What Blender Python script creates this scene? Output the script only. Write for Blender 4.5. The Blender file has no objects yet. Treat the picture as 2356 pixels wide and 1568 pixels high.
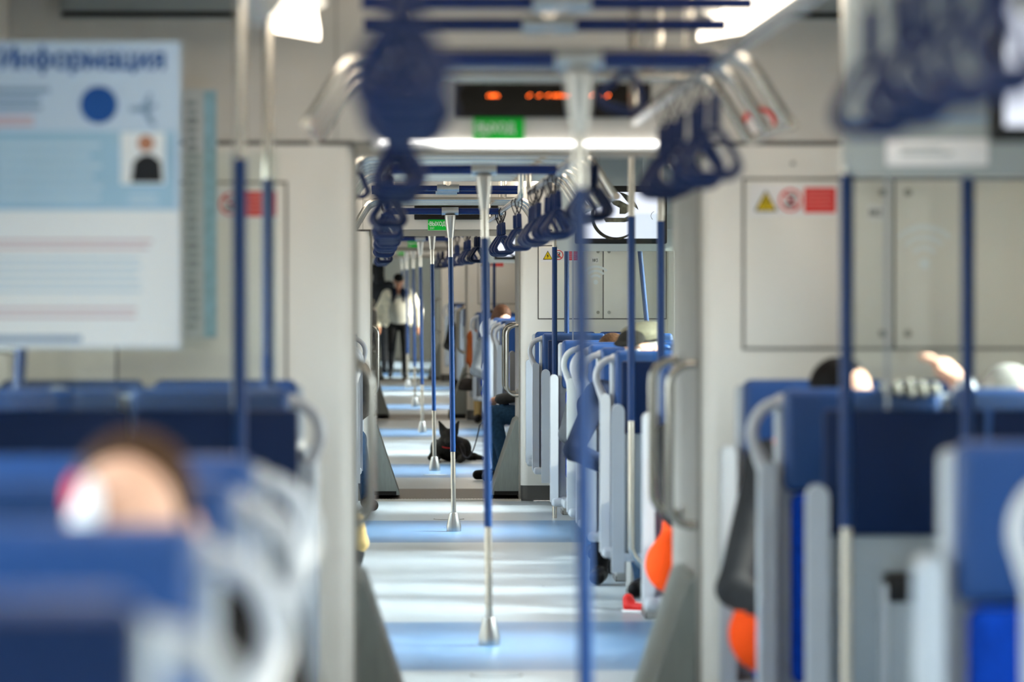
import bpy, bmesh, math, random
import numpy as np
from mathutils import Vector, Matrix, Euler
random.seed(4)
SC = bpy.context.scene
COL = SC.collection
PI = math.pi
F = 10500.0          # focal length in pixels of a 2356 px wide frame
VX, VY = 893.0, 682.0  # vanishing point of the aisle
EYE = 1.54
def PX(px, d): return (px - VX) * d / F
def PZ(py, d): return EYE - (py - VY) * d / F

# the train stands on a gentle curve and gradient: how far the aisle drifts with distance
_by = [0, 12, 15, 18, 34, 40, 50, 60, 70, 75, 100]
_bx = [.035, .032, .02, 0, 0, -.026, -.058, -.085, -.135, -.155, -.27]
_bz = [0, 0, 0, 0, 0, .025, .065, .11, .155, .18, .29]
def bend(y):
    return float(np.interp(y, _by, _bx)), float(np.interp(y, _by, _bz))
C0 = .435            # the aisle's middle

# ------------------------------------------------------------------ materials
MAT = {}
def mat(name, col, rough=.5, metal=0., noise=0., nscale=20., bump=0., emit=None, estr=0., spec=.25, coat=0., sheen=0., stretch=None):
    if name.startswith(('cloth', 'denim', 'cap_', 'hair', 'fabric', 'shoe')): spec = .07
    m = bpy.data.materials.new(name); m.use_nodes = True
    nt = m.node_tree; b = nt.nodes['Principled BSDF']
    c = (col[0], col[1], col[2], 1)
    b.inputs['Base Color'].default_value = c
    b.inputs['Roughness'].default_value = rough
    b.inputs['Metallic'].default_value = metal
    b.inputs['Specular IOR Level'].default_value = spec
    b.inputs['Coat Weight'].default_value = coat
    b.inputs['Sheen Weight'].default_value = sheen
    if emit is not None:
        b.inputs['Emission Color'].default_value = (*emit, 1); b.inputs['Emission Strength'].default_value = estr
    if noise or bump:
        tc = nt.nodes.new('ShaderNodeTexCoord'); n = nt.nodes.new('ShaderNodeTexNoise')
        n.inputs['Scale'].default_value = nscale; n.inputs['Detail'].default_value = 4
        src = tc.outputs['Object']
        if stretch:
            mp = nt.nodes.new('ShaderNodeMapping'); mp.inputs['Scale'].default_value = stretch
            nt.links.new(src, mp.inputs['Vector']); src = mp.outputs['Vector']
        nt.links.new(src, n.inputs['Vector'])
        if noise:
            r = nt.nodes.new('ShaderNodeMapRange')
            r.inputs['To Min'].default_value = 1 - noise; r.inputs['To Max'].default_value = 1 + noise
            r.inputs['From Min'].default_value = .3; r.inputs['From Max'].default_value = .7
            nt.links.new(n.outputs['Fac'], r.inputs['Value'])
            mx = nt.nodes.new('ShaderNodeVectorMath'); mx.operation = 'SCALE'
            mx.inputs[0].default_value = c[:3]
            nt.links.new(r.outputs['Result'], mx.inputs['Scale']); nt.links.new(mx.outputs['Vector'], b.inputs['Base Color'])
        if bump:
            bp = nt.nodes.new('ShaderNodeBump'); bp.inputs['Strength'].default_value = bump; bp.inputs['Distance'].default_value = .01
            nt.links.new(n.outputs['Fac'], bp.inputs['Height']); nt.links.new(bp.outputs['Normal'], b.inputs['Normal'])
    MAT[name] = m
    return m

mat('panel_white', (.80, .77, .71), .38, noise=.02, nscale=3)
mat('panel_header', (.62, .595, .55), .42, noise=.02, nscale=3)
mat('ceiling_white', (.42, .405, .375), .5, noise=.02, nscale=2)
mat('profile_grey', (.30, .285, .255), .35, metal=.3)
mat('jamb_grey', (.42, .405, .37), .4, noise=.03, nscale=5)
mat('seam', (.10, .095, .09), .6)
mat('lower_grey', (.36, .40, .44), .45)
mat('plinth', (.11, .105, .10), .35, metal=.5)
mat('steel', (.52, .495, .45), .24, metal=1.)
mat('brushed', (.42, .425, .42), .30, metal=1., noise=.06, nscale=40, stretch=(1, 1, .05))
mat('blue_sleeve', (.0015, .026, .11), .30, spec=.28)
mat('blue_rail', (.002, .012, .085), .22, spec=.3)
mat('strap_navy', (.003, .012, .058), .36, spec=.2)
mat('cord_black', (.012, .012, .02), .6)
mat('vinyl_blue', (.012, .050, .17), .42, noise=.04, nscale=8, spec=.28)
mat('fabric_blue', (.002, .034, .28), .85, noise=.35, nscale=60)
mat('navy_pad', (.0035, .014, .055), .45, noise=.05, nscale=8, spec=.15)
mat('shell_grey', (.40, .435, .475), .30, noise=.02, nscale=6, coat=.2)
mat('back_shell', (.27, .31, .34), .42)
mat('handle_grey', (.46, .47, .49), .32, coat=.15)
mat('pedestal', (.30, .295, .28), .4, noise=.03, nscale=5)
mat('rubber', (.27, .30, .285), .6, noise=.08, nscale=9, stretch=(6, 6, 1))
mat('tread_brown', (.11, .085, .065), .5, noise=.25, nscale=150)
mat('alu_edge', (.66, .62, .56), .3, metal=.9)
mat('black', (.008, .008, .008), .4)
mat('led_glass', (.010, .008, .006), .22)
mat('led_red', (.5, .05, .01), .4, emit=(1., .13, .012), estr=7.)
mat('exit_green', (.0, .36, .025), .5, emit=(0, .42, .03), estr=.18)
mat('exit_rim', (.55, .7, .55), .5)
mat('white_print', (.85, .87, .84), .5)
mat('lamp', (.9, .9, .9), .5, emit=(1, .87, .70), estr=3.8)
mat('lamp_gangway', (.9, .9, .9), .5, emit=(1, .97, .93), estr=3.2)
mat('lamp_body', (.6, .6, .58), .5)
mat('screen_white', (.1, .1, .1), .3, emit=(.80, .86, 1.), estr=.74)
mat('screen_dark', (.03, .03, .02), .3, noise=.8, nscale=30)
mat('screen_olive', (.10, .10, .07), .3, noise=.8, nscale=22)
mat('housing', (.34, .375, .375), .4)
mat('sticker', (.82, .80, .79), .5)
mat('yellow', (.75, .53, .01), .5)
mat('red', (.72, .018, .015), .5)
mat('red_line', (.85, .30, .28), .5)
mat('decal_wifi', (.80, .84, .86), .4)
mat('poster_paper', (.55, .68, .83), .5)
mat('poster_sky', (.36, .57, .74), .5, noise=.08, nscale=4)
mat('poster_white', (.84, .88, .90), .5)
mat('poster_blue', (.01, .085, .33), .5)
mat('poster_text', (.22, .33, .48), .5)
mat('poster_pink', (.62, .45, .50), .5)
mat('poster_pale', (.55, .70, .82), .5)
mat('poster_dark', (.012, .014, .018), .5)
mat('map_strip', (.52, .56, .57), .5)
mat('map_blue', (.28, .48, .58), .5, noise=.2, nscale=30)
mat('map_grey', (.26, .30, .32), .5, noise=.4, nscale=25)
mat('skin', (.70, .40, .28), .5, noise=.05, nscale=20)
mat('skin_tan', (.48, .22, .13), .5, noise=.05, nscale=20)
mat('eye_white', (.55, .52, .48), .3)
mat('eye_dark', (.02, .015, .01), .15)
mat('lip', (.45, .17, .14), .5)
mat('hair_brown', (.055, .028, .014), .6, noise=.4, nscale=60, bump=.6)
mat('hair_red', (.05, .022, .012), .55, noise=.5, nscale=60, bump=.6)
mat('hair_black', (.008, .007, .007), .5, noise=.3, nscale=60, bump=.5)
mat('hair_grey', (.30, .29, .27), .6, noise=.3, nscale=60)
mat('cloth_navy', (.012, .018, .038), .8, noise=.15, nscale=12, bump=.3)
mat('cloth_black', (.012, .012, .013), .8, noise=.2, nscale=10, bump=.3)
mat('cloth_dark', (.035, .036, .038), .8, noise=.2, nscale=10, bump=.3)
mat('cloth_grey', (.075, .08, .088), .65, noise=.2, nscale=10, bump=.4)
mat('cloth_cream', (.56, .53, .46), .8, noise=.08, nscale=8, bump=.3)
mat('cloth_grey2', (.40, .385, .34), .8, noise=.08, nscale=8, bump=.3)
mat('cloth_sunlit', (.90, .82, .66), .45, noise=.25, nscale=14, bump=.6)  # coat tone raised to stand for sunlight on the sleeves
mat('cloth_tan', (.52, .37, .16), .8, noise=.12, nscale=14, bump=.4)
mat('cloth_rust', (.40, .11, .035), .8, noise=.15, nscale=14, bump=.3)
mat('cloth_orange', (.95, .085, .01), .7, noise=.08, nscale=10, emit=None)
mat('cloth_white', (.80, .82, .86), .8, noise=.06, nscale=10, bump=.3)
mat('cloth_green', (.02, .30, .15), .7)
mat('denim', (.035, .095, .20), .85, noise=.2, nscale=40, bump=.3)
mat('denim_dark', (.02, .045, .09), .85, noise=.2, nscale=40, bump=.3)
mat('shoe_black', (.010, .010, .011), .38, noise=.2, nscale=20, bump=.3)
mat('shoe_sole', (.02, .02, .02), .7)
mat('cap_beige', (.17, .16, .115), .85, noise=.15, nscale=30, bump=.4)
mat('cap_shade', (.022, .021, .019), .85, noise=.2, nscale=40, bump=.4)  # shade on the cap's front put into colour; reflection's dark stripes too
mat('dog_black', (.008, .0075, .007), .7, noise=.3, nscale=50, bump=.5, spec=.2)
mat('collar_red', (.35, .01, .01), .6)
mat('leather', (.025, .02, .018), .45)

# floor vinyl: pale grey-blue field with flecks, blue field in the vestibules
def floor_mat(name, col, dark):
    m = mat(name, col, .34, spec=.16)
    nt = m.node_tree; b = nt.nodes['Principled BSDF']
    tc = nt.nodes.new('ShaderNodeTexCoord')
    mp = nt.nodes.new('ShaderNodeMapping'); mp.inputs['Scale'].default_value = (1, .25, 1)
    n = nt.nodes.new('ShaderNodeTexNoise'); n.inputs['Scale'].default_value = 9; n.inputs['Detail'].default_value = 6; n.inputs['Roughness'].default_value = .7
    nt.links.new(tc.outputs['Object'], mp.inputs['Vector']); nt.links.new(mp.outputs['Vector'], n.inputs['Vector'])
    r = nt.nodes.new('ShaderNodeValToRGB')
    r.color_ramp.elements[0].position = .32; r.color_ramp.elements[0].color = (*dark, 1)
    r.color_ramp.elements[1].position = .62; r.color_ramp.elements[1].color = (*col, 1)
    nt.links.new(n.outputs['Fac'], r.inputs['Fac']); nt.links.new(r.outputs['Color'], b.inputs['Base Color'])
    rr = nt.nodes.new('ShaderNodeMapRange'); rr.inputs['To Min'].default_value = .22; rr.inputs['To Max'].default_value = .40
    nt.links.new(n.outputs['Fac'], rr.inputs['Value']); nt.links.new(rr.outputs['Result'], b.inputs['Roughness'])
floor_mat('floor_pale', (.44, .495, .535), (.375, .43, .475))
floor_mat('floor_blue', (.135, .25, .42), (.10, .20, .36))

def glass_mat(name, tint, refl):
    m = bpy.data.materials.new(name); m.use_nodes = True
    nt = m.node_tree; nt.nodes.remove(nt.nodes['Principled BSDF'])
    out = nt.nodes['Material Output']
    t = nt.nodes.new('ShaderNodeBsdfTransparent'); t.inputs['Color'].default_value = (*tint, 1)
    g = nt.nodes.new('ShaderNodeBsdfGlossy'); g.inputs['Roughness'].default_value = .03
    fr = nt.nodes.new('ShaderNodeFresnel'); fr.inputs['IOR'].default_value = refl
    mx = nt.nodes.new('ShaderNodeMixShader')
    nt.links.new(fr.outputs['Fac'], mx.inputs['Fac']); nt.links.new(t.outputs['BSDF'], mx.inputs[1])
    nt.links.new(g.outputs['BSDF'], mx.inputs[2]); nt.links.new(mx.outputs['Shader'], out.inputs['Surface'])
    MAT[name] = m
glass_mat('window_glass', (.93, .96, .95), 1.35)
glass_mat('screen_glass', (.93, .96, .95), 1.45)

# ------------------------------------------------------------------ mesh builder
class MB:
    def __init__(s): s.v, s.f, s.m = [], [], []
    def add(s, vs, fs, mi=0):
        b = len(s.v); s.v += [tuple(p) for p in vs]; s.f += [tuple(b + i for i in q) for q in fs]; s.m += [mi] * len(fs)
        return s
    def box(s, x0, x1, y0, y1, z0, z1, mi=0):
        vs = [(x, y, z) for z in (z0, z1) for y in (y0, y1) for x in (x0, x1)]
        return s.add(vs, [(0, 2, 3, 1), (4, 5, 7, 6), (0, 1, 5, 4), (2, 6, 7, 3), (0, 4, 6, 2), (1, 3, 7, 5)], mi)
    def rbox(s, x0, x1, y0, y1, z0, z1, r=.01, seg=2, mi=0):
        bm = bmesh.new(); bmesh.ops.create_cube(bm, size=1)
        for v in bm.verts:
            v.co = Vector(((x0 + x1) / 2 + v.co.x * (x1 - x0), (y0 + y1) / 2 + v.co.y * (y1 - y0), (z0 + z1) / 2 + v.co.z * (z1 - z0)))
        bmesh.ops.bevel(bm, geom=bm.edges[:], offset=r, segments=seg, profile=.5, affect='EDGES')
        bm.verts.index_update()
        s.add([v.co[:] for v in bm.verts], [[v.index for v in f.verts] for f in bm.faces], mi); bm.free()
        return s
    def tube(s, pts, r, n=12, mi=0, closed=False, caps=True):
        P = [Vector(p) for p in pts]; m = len(P)
        rs = list(r) if isinstance(r, (list, tuple)) else [r] * m
        T = []
        for i in range(m):
            a = P[i - 1] if (i or closed) else P[i]; b = P[(i + 1) % m] if (i < m - 1 or closed) else P[i]
            T.append((b - a).normalized())
        up = Vector((0, 0, 1)) if abs(T[0].z) < .9 else Vector((1, 0, 0))
        u = (up - T[0] * up.dot(T[0])).normalized()
        vs = []
        for i in range(m):
            u = (u - T[i] * u.dot(T[i])).normalized(); w = T[i].cross(u)
            for k in range(n):
                a = 2 * PI * k / n; vs.append(P[i] + (u * math.cos(a) + w * math.sin(a)) * rs[i])
        fs = []
        for i in range(m if closed else m - 1):
            j = (i + 1) % m
            for k in range(n):
                fs.append((i * n + k, i * n + (k + 1) % n, j * n + (k + 1) % n, j * n + k))
        if caps and not closed:
            fs.append(tuple(range(n - 1, -1, -1))); fs.append(tuple((m - 1) * n + k for k in range(n)))
        return s.add(vs, fs, mi)
    def lathe(s, prof, c=(0, 0, 0), n=24, mi=0):
        vs = [(c[0] + r * math.cos(2 * PI * k / n), c[1] + r * math.sin(2 * PI * k / n), c[2] + z) for r, z in prof for k in range(n)]
        m = len(prof)
        fs = [(i * n + k, i * n + (k + 1) % n, (i + 1) * n + (k + 1) % n, (i + 1) * n + k) for i in range(m - 1) for k in range(n)]
        fs += [tuple(range(n - 1, -1, -1)), tuple((m - 1) * n + k for k in range(n))]
        return s.add(vs, fs, mi)
    def prism(s, poly, axis, a, b, seg=1, mi=0):
        # poly: 2-D outline, counter-clockwise; extruded along the axis from a to b
        n = len(poly); vs = []
        for i in range(seg + 1):
            t = a + (b - a) * i / seg
            for p, q in poly:
                vs.append({'x': (t, p, q), 'y': (p, t, q), 'z': (p, q, t)}[axis])
        fs = [(i * n + k, i * n + (k + 1) % n, (i + 1) * n + (k + 1) % n, (i + 1) * n + k) for i in range(seg) for k in range(n)]
        fs += [tuple(range(n - 1, -1, -1)), tuple(seg * n + k for k in range(n))]
        if axis == 'y': fs = [f[::-1] for f in fs]
        return s.add(vs, fs, mi)
    def ell(s, c, r, n=16, m=10, mi=0):
        vs, fs = [], []
        for i in range(m + 1):
            t = PI * i / m
            for k in range(n):
                p = 2 * PI * k / n
                vs.append((c[0] + r[0] * math.sin(t) * math.cos(p), c[1] + r[1] * math.sin(t) * math.sin(p), c[2] + r[2] * math.cos(t)))
        for i in range(m):
            for k in range(n):
                fs.append((i * n + k, (i + 1) * n + k, (i + 1) * n + (k + 1) % n, i * n + (k + 1) % n))
        return s.add(vs, fs, mi)
    def flip(s, sx=1, sy=1):
        s.v = [(x * sx, y * sy, z) for x, y, z in s.v]
        if sx * sy < 0: s.f = [q[::-1] for q in s.f]
        return s
    def bent(s):
        o = []
        for x, y, z in s.v:
            dx, dz = bend(y); o.append((x + dx, y, z + dz))
        s.v = o
        return s
    def mesh(s, name, mats, smooth=True, ang=.75):
        me = bpy.data.meshes.new(name); me.from_pydata(s.v, [], s.f)
        for m in (mats if isinstance(mats, (list, tuple)) else [mats]): me.materials.append(MAT[m])
        if len(set(s.m)) > 1: me.polygons.foreach_set('material_index', s.m)
        me.validate(); me.update()
        if smooth:
            me.shade_smooth(); me.set_sharp_from_angle(angle=ang)
        return me

def link(name, data, parent=None, loc=None):
    o = bpy.data.objects.new(name, data); COL.objects.link(o)
    if parent is not None: o.parent = parent
    if loc is not None: o.location = loc
    return o
def tag(o, label, cat, group=None, kind=None):
    o['label'] = label; o['category'] = cat
    if group: o['group'] = group
    if kind: o['kind'] = kind
    return o
def struct(name, mb, m, label, cat, smooth=True):
    return tag(link(name, mb.bent().mesh(name, m, smooth)), label, cat, kind='structure')

# a kind of thing: its parts as meshes; placing it makes an Empty with a child object per part
class Kind:
    def __init__(s, name, cat): s.name, s.cat, s.parts = name, cat, []
    def part(s, name, mb, m, under=None, label=None, smooth=True):
        s.parts.append((name, mb.mesh(name, m, smooth), under, label)); return len(s.parts) - 1
    def place(s, label, x, y, z=0., group=None, rot=(0, 0, 0), bent=True, scale=1.):
        dx, dz = bend(y) if bent else (0, 0)
        r = link(s.name, None, loc=(x + dx, y, z + dz)); r.rotation_euler = rot; r.empty_display_size = .05
        r.scale = (scale,) * 3
        tag(r, label, s.cat, group)
        made = []
        for name, me, under, lab in s.parts:
            o = link(name, me, made[under] if under is not None else r)
            if lab: o['label'] = lab
            made.append(o)
        return r

# lettering drawn stroke by stroke: each letter is a list of polylines in a box of unit height
def _ring(cx, cy, rx, ry, a0=0., a1=2 * PI, n=20): return [(cx + rx * math.cos(t), cy + ry * math.sin(t)) for t in np.linspace(a0, a1, n)]
LET = {
 'И': (.70, [[(.08, 1), (.08, 0)], [(.08, .06), (.62, .94)], [(.62, 1), (.62, 0)]]),
 'и': (.60, [[(.08, .70), (.08, 0)], [(.08, .05), (.50, .65)], [(.50, .70), (.50, 0)]]),
 'н': (.60, [[(.08, .70), (.08, 0)], [(.08, .37), (.50, .37)], [(.50, .70), (.50, 0)]]),
 'ф': (.84, [[(.42, 1.0), (.42, -.24)], _ring(.42, .36, .34, .33)]),
 'о': (.64, [_ring(.32, .35, .24, .34)]),
 'р': (.62, [[(.09, .70), (.09, -.24)], _ring(.32, .35, .23, .33)]),
 'м': (.76, [[(.08, 0), (.08, .70), (.38, .12), (.68, .70), (.68, 0)]]),
 'а': (.60, [_ring(.30, .20, .22, .19), [(.50, 0), (.50, .48), (.42, .64), (.28, .70), (.12, .62)]]),
 'ц': (.66, [[(.08, .70), (.08, .02), (.60, .02), (.60, -.16)], [(.48, .70), (.48, .02)]]),
 'я': (.60, [[(.50, 0), (.50, .68), (.26, .68), (.12, .60), (.10, .46), (.18, .34), (.50, .32)], [(.30, .32), (.08, 0)]]),
 'В': (.66, [[(.09, 0), (.09, 1), (.36, 1), (.52, .90), (.52, .62), (.36, .53), (.09, .53)], [(.36, .53), (.58, .42), (.58, .12), (.38, 0), (.09, 0)]]),
 'Ы': (.86, [[(.09, 1), (.09, 0), (.36, 0), (.54, .10), (.54, .46), (.36, .56), (.09, .56)], [(.76, 1), (.76, 0)]]),
 'Х': (.70, [[(.06, 1), (.64, 0)], [(.64, 1), (.06, 0)]]),
 'О': (.86, [_ring(.43, .5, .34, .48, n=26)]),
 'Д': (.80, [[(.02, -.18), (.02, .04), (.78, .04), (.78, -.18)], [(.10, .04), (.22, .35), (.26, .98), (.66, .98), (.66, .04)]]),
 'E': (.60, [[(.54, 1), (.09, 1), (.09, 0), (.54, 0)], [(.09, .52), (.48, .52)]]),
 'X': (.64, [[(.06, 1), (.58, 0)], [(.58, 1), (.06, 0)]]),
 'I': (.26, [[(.13, 1), (.13, 0)]]),
 'T': (.62, [[(.04, .97), (.58, .97)], [(.31, .97), (.31, 0)]]),
 '№': (1.16, [[(.08, 0), (.08, 1), (.58, 0), (.58, 1)], _ring(.90, .66, .17, .25), [(.73, .22), (1.07, .22)]]),
 '2': (.62, [[(.08, .76), (.18, .94), (.32, 1), (.46, .95), (.53, .78), (.46, .55), (.08, .03), (.56, .03)]]),
 '3': (.62, [[(.09, .98), (.52, .98), (.28, .60), (.46, .52), (.54, .30), (.44, .06), (.26, 0), (.08, .10)]]),
}
def text_mesh(body, size, m, align='LEFT', wt=.13):
    mb = MB(); x = 0.; i = 0
    for ch in body:
        w, strokes = LET[ch]
        for st in strokes:
            for (ax, ay), (bx_, by_) in zip(st[:-1], st[1:]):
                d = Vector((bx_ - ax, by_ - ay)); d = d.normalized() * (wt * .45); nrm = Vector((-d.y, d.x)).normalized() * (wt * .5)
                P0 = Vector((ax + x, ay)) - d; P1 = Vector((bx_ + x, by_)) + d
                q = [(P0 - nrm), (P1 - nrm), (P1 + nrm), (P0 + nrm)]
                k = .00012 * (i % 7); i += 1
                mb.prism([(v.x * size, v.y * size) for v in q], 'y', -.0006 - k, 0)
        x += w + .08
    if align == 'CENTER': mb.v = [(p[0] - x * size / 2, p[1], p[2]) for p in mb.v]
    return mb.mesh('lettering', m, False)
ORD = ['first', 'second', 'third', 'fourth', 'fifth', 'sixth', 'seventh', 'eighth', 'ninth', 'tenth', 'eleventh', 'twelfth']
# ------------------------------------------------------------------ the setting: five cars in a row
CARS = [(-3.3, 14.80), (16.3, 34.40), (35.9, 54.0), (55.5, 73.6), (75.1, 93.2)]
VEST = [10.55, 20.15, 29.95, 39.75, 49.55, 59.35, 69.15, 78.9]     # middles of the vestibules
CARNAME = ['poster car', 'second car', 'third car', 'fourth car', 'fifth car']
HW = 1.68            # half the inside width
OPL, OPR = -.1325, 1.0025   # gangway opening
OH = 2.03            # its height
CH = 2.56            # ceiling
nwin = 0
for k, (y0, y1) in enumerate(CARS):
    L = y1 - y0; seg = max(2, int(L / 1.5))
    # floor with the blue field between the doors
    mb = MB(); cuts = [y0]
    for v in VEST:
        if y0 < v < y1: cuts += [v - 1.35, v + 1.45]
    cuts.append(y1)
    for i in range(len(cuts) - 1):
        a, b = cuts[i], cuts[i + 1]; n = max(1, int((b - a) / 1.2))
        for j in range(n):
            mb.box(C0 - HW, C0 + HW, a + (b - a) * j / n, a + (b - a) * (j + 1) / n, -.06, 0, i % 2)
    struct('floor', mb, ['floor_pale', 'floor_blue'], 'speckled pale grey vinyl floor with blue bands, ' + CARNAME[k], 'floor', False)
    mb = MB()
    mb.prism([(C0 - HW - .1, CH), (C0 + HW + .1, CH), (C0 + HW + .1, CH + .06), (C0 - HW - .1, CH + .06)], 'y', y0, y1, seg)
    struct('ceiling', mb, 'ceiling_white', 'off-white ceiling of the ' + CARNAME[k], 'ceiling', False)
    # side walls with windows
    rel = [(.4, 2.0), (3.2, 4.5), (5.4, 7.0), (7.5, 9.1), (9.6, 11.2), (13.0, 14.3), (16.1, 17.42)]
    off = y1 - 18.1
    for side, sn, word in ((-1, 'left', 'poster'), (1, 'right', 'screen')):
        wins = [(off + a, off + b) for a, b in rel if off + a > y0 and (k < 2 or a in (3.2, 9.6, 13.0) or (k == 4 and side > 0 and a == .4) or (k == 2 and a == 7.5))]  # windows left out of the farther cars to keep them darker
        xa = C0 + side * HW; xb = xa + side * .07; xl, xh = min(xa, xb), max(xa, xb)
        mb = MB()
        def band(z0, z1, a, b):
            n = max(1, int((b - a) / 1.5))
            mb.prism([(xl, z0), (xh, z0), (xh, z1), (xl, z1)], 'y', a, b, n)
        band(0, .92, y0, y1); band(1.98, CH, y0, y1)
        e = [y0] + [t for w in wins for t in w] + [y1]
        for i in range(0, len(e), 2): band(.92, 1.98, e[i], e[i + 1])
        struct('wall_' + sn, mb, 'panel_white', f'off-white side wall on the {word} side of the {CARNAME[k]}', 'wall', False)
        for a, b in wins:
            nwin += 1
            mb = MB().box((xa + xb) / 2 - .004, (xa + xb) / 2 + .004, a, b, .92, 1.98)
            struct('window_%d' % nwin, mb, 'window_glass', f'clear window pane, {word} side of the {CARNAME[k]}', 'window', False)

mb = MB().box(C0 - HW, C0 + HW, -3.4, -3.3, 0, CH)
struct('wall_front', mb, 'panel_white', 'off-white wall closing the near end of the train', 'wall')
# end walls with the gangway opening, facing the camera, and the passage behind each
GANG = ['first gangway', 'second gangway', 'third gangway', 'fourth gangway', 'fifth gangway']
def wall_piece(side, Y):
    # plan outline with a rounded corner at the opening
    xo = OPR if side > 0 else OPL; xw = C0 + side * HW; r = .055
    p = [(xw, Y), (xw, Y + .10), (xo, Y + .10), (xo, Y + r)]
    p += [(xo + side * r * (1 - math.cos(t)), Y + r - r * math.sin(t)) for t in [PI / 2 * i / 6 for i in range(1, 7)]]
    if side > 0: p = p[::-1]
    return p[::-1]
ntrim = 0
for k, (y0, Y) in enumerate(CARS):
    if k == 4: 
        mb = MB().box(C0 - HW, C0 + HW, Y, Y + .1, 0, CH)
        struct('wall_back', mb, 'panel_white', 'off-white wall closing the far end of the train', 'wall'); continue
    g = GANG[k]
    for side, sn, word in ((-1, 'left', 'poster'), (1, 'right', 'screen')):
        mb = MB().prism(wall_piece(side, Y), 'z', .115, OH)
        mb2 = wall_piece(side, Y + .012); 
        struct('wall_end_' + sn, mb, 'panel_white', f'off-white end wall on the {word} side of the {g}', 'wall')
        mb = MB().prism(wall_piece(side, Y + .015), 'z', 0, .115)
        struct('baseboard_' + sn, mb, 'plinth', f'dark steel plinth under the end wall, {word} side of the {g}', 'baseboard')
        # joint between wall and header
        ntrim += 1
        xo = OPR if side > 0 else OPL; xw = C0 + side * HW
        mb = MB().box(min(xo, xw), max(xo, xw), Y - .002, Y + .05, OH, OH + .014)
        struct('trim_%d' % ntrim, mb, 'seam', f'dark joint over the end wall, {word} side of the {g}', 'joint', False)
    mb = MB().box(C0 - HW, C0 + HW, Y, Y + .1, OH + .014, CH)
    struct('wall_header', mb, 'panel_header', f'grey-white header panel over the {g}', 'wall', False)
    # frame round the opening
    ntrim += 1
    mb = MB(); w = .036; y_a, y_b = Y + .045, Y + .13
    for side, xo in ((-1, OPL), (1, OPR)):
        a, b = (xo - .03, xo + .004) if side < 0 else (xo - .004, xo + .03)
        mb.box(a, b, Y + .10, Y + .16, 0, OH)
        a, b = (xo - .002, xo + .014) if side < 0 else (xo - .014, xo + .002)
        mb.box(a, b, Y + .07, Y + .12, 0, OH - .03)
    mb.box(OPL, OPR, Y + .02, Y + .13, OH - .035, OH + .012)
    struct('trim_%d' % ntrim, mb, 'profile_grey', f'dark grey metal frame lining the {g}', 'frame', False)
    # dark joint beside the opening on the header
    ntrim += 1
    mb = MB().box(OPL - .06, OPL - .052, Y - .002, Y + .02, OH, CH).box(OPR + .052, OPR + .06, Y - .002, Y + .02, OH, CH)
    mb.box(OPL - .05, OPR + .05, Y - .03, Y + .01, OH + .215, OH + .235)
    struct('trim_%d' % ntrim, mb, 'jamb_grey', f'ledge and joints of the header over the {g}', 'trim', False)
    # passage
    Yn = CARS[k + 1][0]
    mb = MB()
    for side, xo in ((-1, OPL), (1, OPR)):
        xo2 = xo + side * .006
        for a, b in ((Y + .16, Y + .5), (Y + .52, Yn - .42), (Yn - .40, Yn + .06)):
            mb.box(min(xo2, xo2 + side * .12), max(xo2, xo2 + side * .12), a, b, 0, OH + .07)
        mb.box(min(xo2 + side * .01, xo2 + side * .12), max(xo2 + side * .01, xo2 + side * .12), Y + .1, Yn + .06, 0, OH + .07)
        # far end wall of the next car, seen edge on
        xw = C0 + side * HW
        mb.box(min(xo2, xw), max(xo2, xw), Yn + .0, Yn + .06, 0, CH)
    mb.box(OPL - .1, OPR + .1, Y + .1, Yn + .06, OH + .02, OH + .09)
    mb.box(C0 - HW, C0 + HW, Yn, Yn + .06, OH + .09, CH)
    struct('wall_passage', mb, 'jamb_grey', f'grey side linings and roof inside the {g}', 'wall', False)
    mb = MB().box(OPL - .1, OPR + .1, Y - .02, Yn + .05, -.05, -.004)
    struct('floor_passage', mb, 'plinth', f'dark base plate of the {g} floor', 'floor', False)
    # bridge plate with a ribbed tread and metal edges
    kd = Kind('bridge_plate', 'threshold')
    b = MB().prism([(0, .0), (.05, .004), (Yn - Y - .05, .03), (Yn - Y, .0)], 'x', OPL + .01, OPR - .01)
    kd.part('plate', b, 'tread_brown')
    b = MB().box(OPL, OPR, -.05, .0, .0, .014).box(OPL, OPR, -.09, -.075, .0, .006)
    kd.part('edge_strip', b, 'alu_edge', label='pale metal strip along the edge')
    b = MB()
    for i in range(46): b.box(OPL + .02 + i * .024, OPL + .028 + i * .024, .06, .09, .004, .012)
    kd.part('tread_rib', b, 'alu_edge', label='row of small bright tread studs')
    kd.place(f'brown ribbed bridge plate on the floor of the {g}', 0, Y)
    # rubber fairings in the lower corners of the passage
    for side, word in ((-1, 'poster'), (1, 'screen')):
        xo = (OPL if side < 0 else OPR)
        kd = Kind('corner_fairing', 'fairing')
        b = MB()
        n = 9
        for i in range(n):
            ya = .22 + i * .098
            pts = [(0, .0), (.215, .0), (.03, .56), (0, .58)]
            b.prism(pts, 'y', ya, ya + .086)
        b.prism([(.001, .001), (.205, .001), (.024, .55), (.001, .565)], 'y', .235, .21 + n * .098)
        if side > 0: b.flip(-1)
        kd.part('rubber_fold', b, 'rubber')
        kd.part('foot_edge', MB().box(min(0, -side * .19), max(0, -side * .19), .20, .24, .0, .03), 'black', label='black bottom edge')
        kd.place(f'grey-green ribbed rubber fairing sloping in the {g}, {word} side', xo - side * .006, Y, 0.034)
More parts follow.
